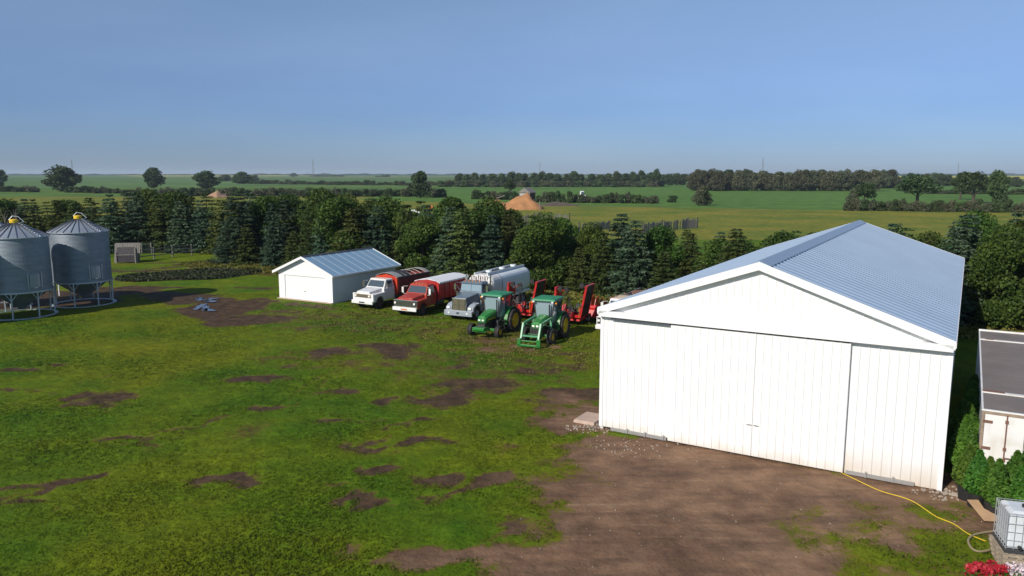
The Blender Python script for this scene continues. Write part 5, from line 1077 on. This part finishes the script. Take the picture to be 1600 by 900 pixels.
# far-off woods near the horizon: one mass each
def far_wood(x0_, x1_, y, h, seed, label):
    D = at(800, y).y; rng = np.random.default_rng(seed); xa = (x0_ - 800) / FPX * D; xb = (x1_ - 800) / FPX * D; n = int((x1_ - x0_) * 26); hh = h / FPX * D
    xs_ = xa + (xb - xa) * rng.random(n); env = np.array([.55 + .9 * max(-.45, noise.noise(Vector((x / D * 60, seed, 0)))) for x in xs_]); z = rng.random(n) ** .7 * hh * env
    c = np.stack([xs_, D + rng.normal(size=n) * hh * 1.2, z], -1); P_ = leaf_cloud(n, lambda k: (c, rng.normal(size=(k, 3)) + [0, 0, .5]), hh * .42, rng)
    o = bpy.data.objects.new('distant_wood', tri_object('distant_wood', P_, M['leaf_far'])); C.objects.link(o); tag(o, label, 'wood', kind='stuff')
far_wood(-300, 420, 274.2, 3.0, 1, 'thin bluish wood on the horizon behind the left field trees')
far_wood(400, 900, 274.0, 3.2, 2, 'thin bluish wood on the horizon left of centre')
far_wood(880, 1500, 274.4, 3.6, 3, 'thin bluish wood on the horizon behind the grey-green wood')
far_wood(1340, 1900, 274.0, 3.4, 4, 'thin bluish wood on the horizon above the right yellow field')
far_wood(590, 610, 276.5, 4.0, 5, 'small dark clump of trees on the left horizon')
far_wood(490, 540, 276.0, 3.6, 6, 'dark clump of trees right of the thin mast')

# ------------------------------------------------------------ pen, fences, heaps, far objects
p = at(214, 411); t = thing('wooden_windbreak', 'grey weathered board windbreak leaning beside the right grain bin', 'windbreak', p, R(8))
b = MB()
for i in range(16): b.slab([(-2.95 + i * .19, .9, 0), (-2.78 + i * .19, .9, 0), (-2.78 + i * .19, 1.5, 2.35 + .04 * (i % 3)), (-2.95 + i * .19, 1.5, 2.35 + .04 * ((i + 1) % 3))], .03)
b.build('back_boards', 'old_wood', t)
b = MB()
for i in range(11): b.slab([(-2.35 + i * .2, 0, 1.02), (-2.17 + i * .2, 0, 1.02), (-2.12 + i * .2, .35, 1.95 + .05 * (i % 2)), (-2.30 + i * .2, .35, 1.95)], .03)
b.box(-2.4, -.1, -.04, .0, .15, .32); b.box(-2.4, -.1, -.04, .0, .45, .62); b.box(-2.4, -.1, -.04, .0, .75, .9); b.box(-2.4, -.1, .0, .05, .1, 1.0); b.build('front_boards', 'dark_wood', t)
b = MB(); b.box(-2.45, -2.3, -.12, -.045, 0, 1.35); b.box(-.2, -.05, -.12, -.045, 0, 1.9); b.box(-.05, .1, 0, .15, 0, 2.2); b.box(-2.3, -.2, -.10, -.045, .98, 1.08); b.build('post', 'old_wood', t)
def rail_fence(q, label):
    P = [at(*k) for k in q]; t = thing('rail_fence', label, 'fence', P[0]); L0 = P[0]; 
    for i, k in enumerate(P): v = k - L0; MB().cyl((v.x, v.y, 0), (v.x, v.y, 1.55), .09, n=7).build('post', 'old_wood', t)
    b = MB()
    for a_, c_ in zip(P[:-1], P[1:]):
        for z in (.5, .95, 1.35): b.bar(tuple((a_ - L0).xy) + (z,), tuple((c_ - L0).xy) + (z + .05,), .05, .11)
    b.build('rail', 'old_wood', t)
rail_fence([(216, 408), (241, 405), (270, 402), (300, 399)], 'grey pole rail fence right of the wooden windbreak')
rail_fence([(222, 397), (237, 396), (258, 394.5), (286, 393)], 'farther pole rail fence in the shade under the trees')
def slab_fence(q, h, label, seed):
    P = [at(*k) for k in q]; rng = random.Random(seed); t = thing('board_fence', label, 'fence', P[0]); b = MB(); L0 = P[0]
    for a_, c_ in zip(P[:-1], P[1:]):
        d = c_ - a_; n = int(d.length / .42); e = d.normalized()
        for i in range(n):
            v = a_ - L0 + e * (i * .42); w_ = rng.uniform(.24, .38); hh = h * rng.uniform(.82, 1.06)
            if rng.random() < .06: continue
            b.slab([tuple(v.xy) + (0,), tuple((v + e * w_).xy) + (0,), tuple((v + e * w_).xy) + (hh,), tuple(v.xy) + (hh * rng.uniform(.95, 1.02),)], .05)
    b.build('boards', 'old_wood', t); b = MB()
    for k in P: v = k - L0; b.cyl((v.x, v.y + .2, 0), (v.x, v.y + .2, h * 1.1), .12, n=6)
    b.build('post', 'dark_wood', t)
slab_fence([(812, 352), (835, 351), (862, 350)], 2.4, 'tall grey board fence below the big earth heap', 1)
slab_fence([(862, 350), (890, 349.5)], 2.2, 'short grey board fence right of the tall one', 2)
slab_fence([(905, 362), (930, 360), (952, 358)], 1.6, 'low grey board fence behind the dense shelterbelt trees', 3)
slab_fence([(1005, 365), (1035, 361), (1075, 357), (1090, 356)], 2.0, 'long grey board fence behind the right shelterbelt trees', 4)
p = at(843, 352); tag(MB().cyl((0, 0, 0), (0, 0, 5.2), .12, .09, n=7).build('pole', 'old_wood', loc=p), 'pale upright pole beside the tall board fence', 'pole')
def heap(px, pb, hw, h, dep, m, label, seed, skew=0.):
    c = at(px, pb); D = c.y; Rx = hw / FPX * D; Ry = dep; b = MB(); nr, na = 18, 56; v = [(skew * Rx, 0, h * .95)]; f = []
    for i in range(1, nr + 1):
        for k in range(na):
            a_ = 2 * PI * k / na; q = i / nr; w_ = 1 + .22 * noise.noise(Vector((math.cos(a_) * 1.4, math.sin(a_) * 1.4, seed))); x = Rx * q * w_ * math.cos(a_) + skew * Rx * (1 - q); y = Ry * q * w_ * math.sin(a_)
            z = h * (1 - max(q, .5 * (q * q + .12))) ** 1.0 * (1 + .15 * math.cos(3 * a_ + seed) * q) + h * .22 * noise.noise(Vector((x * .35, y * .35, seed))) * (1 - q) * 1.6 + h * .06 * noise.noise(Vector((x * 1.2, y * 1.2, seed))) ; v.append((x, y, z if i < nr else -.3))
    for k in range(na): f.append((0, 1 + k, 1 + (k + 1) % na))
    for i in range(nr - 1):
        for k in range(na): a_ = 1 + i * na; f.append((a_ + k, a_ + na + k, a_ + na + (k + 1) % na, a_ + (k + 1) % na))
    b.add(v, f); tag(b.build('earth_heap', m, smooth=True, loc=(c.x, c.y + Ry, 0)), label, 'heap')
heap(812, 328, 42, 4.7, 9, 'soil_heap', 'tall peaked heap of orange earth in the middle distance', 1.3, .25)
heap(770, 327, 34, 2.9, 7, 'soil_heap', 'lower heap of orange earth left of the tall one', 5.1, .2)
heap(872, 322, 38, 1.3, 6, 'dark_heap', 'long low dark earth bank right of the orange heaps', 8.2)
heap(331, 309, 18, 3.0, 6, 'tan_heap', 'small tan earth heap in the left field', 3.3)
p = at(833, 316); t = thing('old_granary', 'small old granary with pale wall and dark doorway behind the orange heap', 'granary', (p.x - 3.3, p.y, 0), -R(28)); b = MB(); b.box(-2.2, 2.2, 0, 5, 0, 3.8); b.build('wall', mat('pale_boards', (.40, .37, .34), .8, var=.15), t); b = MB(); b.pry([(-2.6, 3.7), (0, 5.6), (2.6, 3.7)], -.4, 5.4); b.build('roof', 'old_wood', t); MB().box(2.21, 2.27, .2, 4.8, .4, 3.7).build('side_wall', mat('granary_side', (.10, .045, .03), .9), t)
b = MB(); b.tube([(-17, -2, .5), (-11, 0, 2.6)], .12); tag(b.build('dead_branch', 'stone', loc=(p.x, p.y, 0)), 'pale leaning pole in the hedge left of the orange heaps', 'pole')
def junk(px, py, w_, h, d, m, name, label, cat):
    p = at(px, py); t = thing(name, label, cat, p, R(random.uniform(-20, 20)))
    MB().frus((-w_ / 2, w_ / 2, 0, d), (-w_ * .45, w_ * .45, .1, d * .9), .3, h * .62).build('body', m, t, bevel=.08); MB().frus((-w_ * .3, w_ * .18, .1, d - .1), (-w_ * .24, w_ * .12, .2, d - .2), h * .6, h).build('cabin', m, t, bevel=.06)
    MB().frus((-w_ * .27, w_ * .15, .07, .1), (-w_ * .23, w_ * .11, .16, .2), h * .64, h * .93).build('window', 'glass', t)
    for s in (-1, 1): MB().cyl((s * w_ * .3, -.02, .34), (s * w_ * .3, d + .02, .34), .34, n=12).build('wheel', 'rubber', t)
junk(893, 315.5, 5.0, 1.9, 2, 'chrome_warm', 'old_car', 'tan derelict car in the grass right of the dark bank', 'car')
junk(911, 315.5, 3.2, 4.2, 2, 'white_trim', 'old_van', 'white boxy derelict van in the grass by the middle hedge', 'van')
junk(927, 316.5, 3.6, 1.4, 2, 'yellow', 'old_car', 'yellow low machine in the grass by the middle hedge', 'car')
junk(757, 331, 3.2, 1.9, 2, 'white_trim', 'white_pickup', 'white pickup partly hidden by the treetops left of the heaps', 'pickup')
p = at(650, 340); t = thing('camper_top', 'small white camper top glimpsed through the shelterbelt leaves', 'camper', p, .3); MB().frus((-1.1, 1.1, 0, 2.2), (-.8, .8, .2, 2), 1.0, 1.9).build('shell', 'white_trim', t, bevel=.1); MB().box(-1.0, 1.0, .1, 2.1, 0, 1.0).build('body', 'tarp_grey', t)
p = at(673, 329); t = thing('orange_machine', 'orange machine cab glimpsed above the shelterbelt treetops', 'farm machine', p, 0); MB().frus((-.7, .7, 0, 2), (-.5, .5, .2, 1.8), .6, 1.5).build('body', 'orange_stick', t, bevel=.1); MB().box(-.7, .7, .2, 1.8, 0, .6).build('chassis', 'black', t)
# lattice towers
def tower(px, ptop, D, label):
    x = (px - 800) / FPX * D; h = HCAM + D * math.tan(-PITCH + math.atan(-(ptop - 450) / FPX)); t = MB(); s = h / 12; r = h / 400
    for sx in (-1, 1):
        for sy in (-1, 1): t.cyl((sx * s * .55, sy * s * .55, 0), (sx * s * .08, sy * s * .08, h), r * 1.5, r, 5)
    for i in range(9):
        z = h * i / 9; z2 = h * (i + 1) / 9; a_ = s * (.55 - .47 * i / 9); b_ = s * (.55 - .47 * (i + 1) / 9)
        for sy in (-1, 1): t.cyl((-a_, sy * a_, z), (b_, sy * b_, z2), r * .8, n=4); t.cyl((a_, sy * a_, z), (-b_, sy * b_, z2), r * .8, n=4)
    for z, w_ in ((h * .72, s * .9), (h * .84, s * .7)): t.cyl((-w_, 0, z), (w_, 0, z), r * 1.2, n=5); t.cyl((-w_, 0, z), (0, 0, z + s * .25), r * .8, n=4); t.cyl((w_, 0, z), (0, 0, z + s * .25), r * .8, n=4)
    tag(t.build('lattice_tower', 'tower', loc=(x, D, 0)), label, 'tower', 'lattice towers on the horizon')
tower(121, 249, 1500, 'thin lattice tower above the wide tree in the left field'); tower(493, 249, 1900, 'thin lattice mast on the horizon above the garage'); tower(843, 252, 1900, 'thin lattice tower above the tree line behind the heaps')
tower(1187, 246, 1500, 'thin lattice tower above the grey-green wood'); tower(1489, 254, 1900, 'faint lattice tower above the right hedge trees')

# garden patch of dark rows
rng = np.random.default_rng(5); N = 9000
gx = rng.random(N); gy = rng.random(N); a_ = at(196, 433); b_ = at(418, 421)
c0 = (at(230, 428) + at(390, 424)) / 2; ex = (b_ - a_).normalized(); ey = Vector((-ex.y, ex.x, 0)); L_ = (b_ - a_).length
U = (gx - .5) * 2; V_ = (gy - .5) * 2; W_ = 4.2 * np.sqrt(np.clip(1 - U ** 2, 0, 1)) * (1 + .2 * np.sin(5 * U)); rowq = np.round(V_ * W_ / .75) * .75 + rng.normal(size=N) * .12
pc = at(300, 430); X = pc.x + ex.x * U * L_ * .5 + ey.x * rowq; Y = pc.y + ex.y * U * L_ * .5 + ey.y * rowq
c = np.stack([X, Y, .02 + .20 * rng.random(N)], -1); P_ = leaf_cloud(N, lambda k: (c, rng.normal(size=(k, 3)) + [0, 0, .6]), .22, rng)
o = bpy.data.objects.new('garden_crop', tri_object('garden_crop', P_, M['leaf_garden'])); C.objects.link(o); tag(o, 'dark leafy garden crop in rows between the bins and the garage', 'garden plants', kind='stuff')
pts = []
for i in range(40):
    q = 2 * PI * i / 40; u_ = math.cos(q); w2 = 4.1 * math.sin(q) * (1 + .12 * math.sin(5 * u_)); v = pc + ex * (u_ * L_ * .52) + ey * w2; pts.append((v.x, v.y, .05))
b = MB().quad(*pts); tag(b.build('garden_soil', mat('garden_soil_mat', (.05, .034, .026), .95, var=.3, scale=1.5, bump=.05)), kind='structure')
# weeds along yard and the tall grass fringe under the shelterbelt
rng = np.random.default_rng(9); N = 26000
s_ = rng.random(N) * 100 - 2; o_ = rng.normal(size=N) * 1.3 - 2.6; X = A0.x + HU.x * s_ + HV.x * o_; Y = A0.y + HU.y * s_ + HV.y * o_
c = np.stack([X, Y, .02 + .3 * rng.random(N)], -1); P_ = leaf_cloud(N, lambda k: (c, rng.normal(size=(k, 3)) + [0, 0, .6]), .2, rng)
leafmat('weed_leaf', (.065, .115, .010), (.20, .19, .040), .1)
o = bpy.data.objects.new('weeds', tri_object('weeds', P_, M['weed_leaf'])); C.objects.link(o); tag(o, 'rough weeds and dry grass along the foot of the shelterbelt', 'weeds', kind='stuff')

rng = np.random.default_rng(12); N = 30000
s_ = rng.random(N); q0, q1 = at(500, 482), at(925, 560); X = q0.x + (q1.x - q0.x) * s_ + rng.normal(size=N) * 2.2; Y = q0.y + (q1.y - q0.y) * s_ + rng.normal(size=N) * 3.2 + 1.0
m_ = np.array([noise.noise(Vector((x * .8, y * .8, 4))) for x, y in zip(X, Y)]); lu = (X - HO.x) * HU.x + (Y - HO.y) * HU.y; lv = (X - HO.x) * HV.x + (Y - HO.y) * HV.y; gu = (X - GO.x) * HU.x + (Y - GO.y) * HU.y; gv = (X - GO.x) * HV.x + (Y - GO.y) * HV.y
kp = (m_ > -.05) & (dirt_at(X, Y) < .75) & ~((lu > -.3) & (lu < 13.4) & (lv > -.3)) & ~((gu > -.5) & (gu < 6.9) & (gv > -.5) & (gv < 9.3)); X, Y = X[kp], Y[kp]; N = len(X)
c = np.stack([X, Y, .01 + .06 * rng.random(N)], -1); P_ = leaf_cloud(N, lambda k: (c, rng.normal(size=(k, 3)) + [0, 0, 1.6]), .085, rng)
o = bpy.data.objects.new('low_weeds', tri_object('low_weeds', P_, M['weed_leaf'])); C.objects.link(o); tag(o, 'low rough weeds on the ground before the trucks and tractors', 'weeds', kind='stuff')

# ------------------------------------------------------------ air: far things fade to blue
hb = MB().box(-31000, 31000, -400, 46000, -1.2, 75); ho = hb.build('haze', M['white_trim']); tag(ho, kind='stuff')
hm = bpy.data.materials.new('haze_air'); hm.use_nodes = True; n = hm.node_tree; n.nodes.remove(n.nodes['Principled BSDF'])
pv = n.nodes.new('ShaderNodeVolumePrincipled'); pv.inputs['Color'].default_value = (.72, .86, 1, 1); pv.inputs['Density'].default_value = HAZE; pv.inputs['Anisotropy'].default_value = 0
n.links.new(pv.outputs[0], n.nodes['Material Output'].inputs['Volume']); ho.data.materials.clear(); ho.data.materials.append(hm)
tag(ho, 'thin blue summer haze lying over the far fields', 'haze')
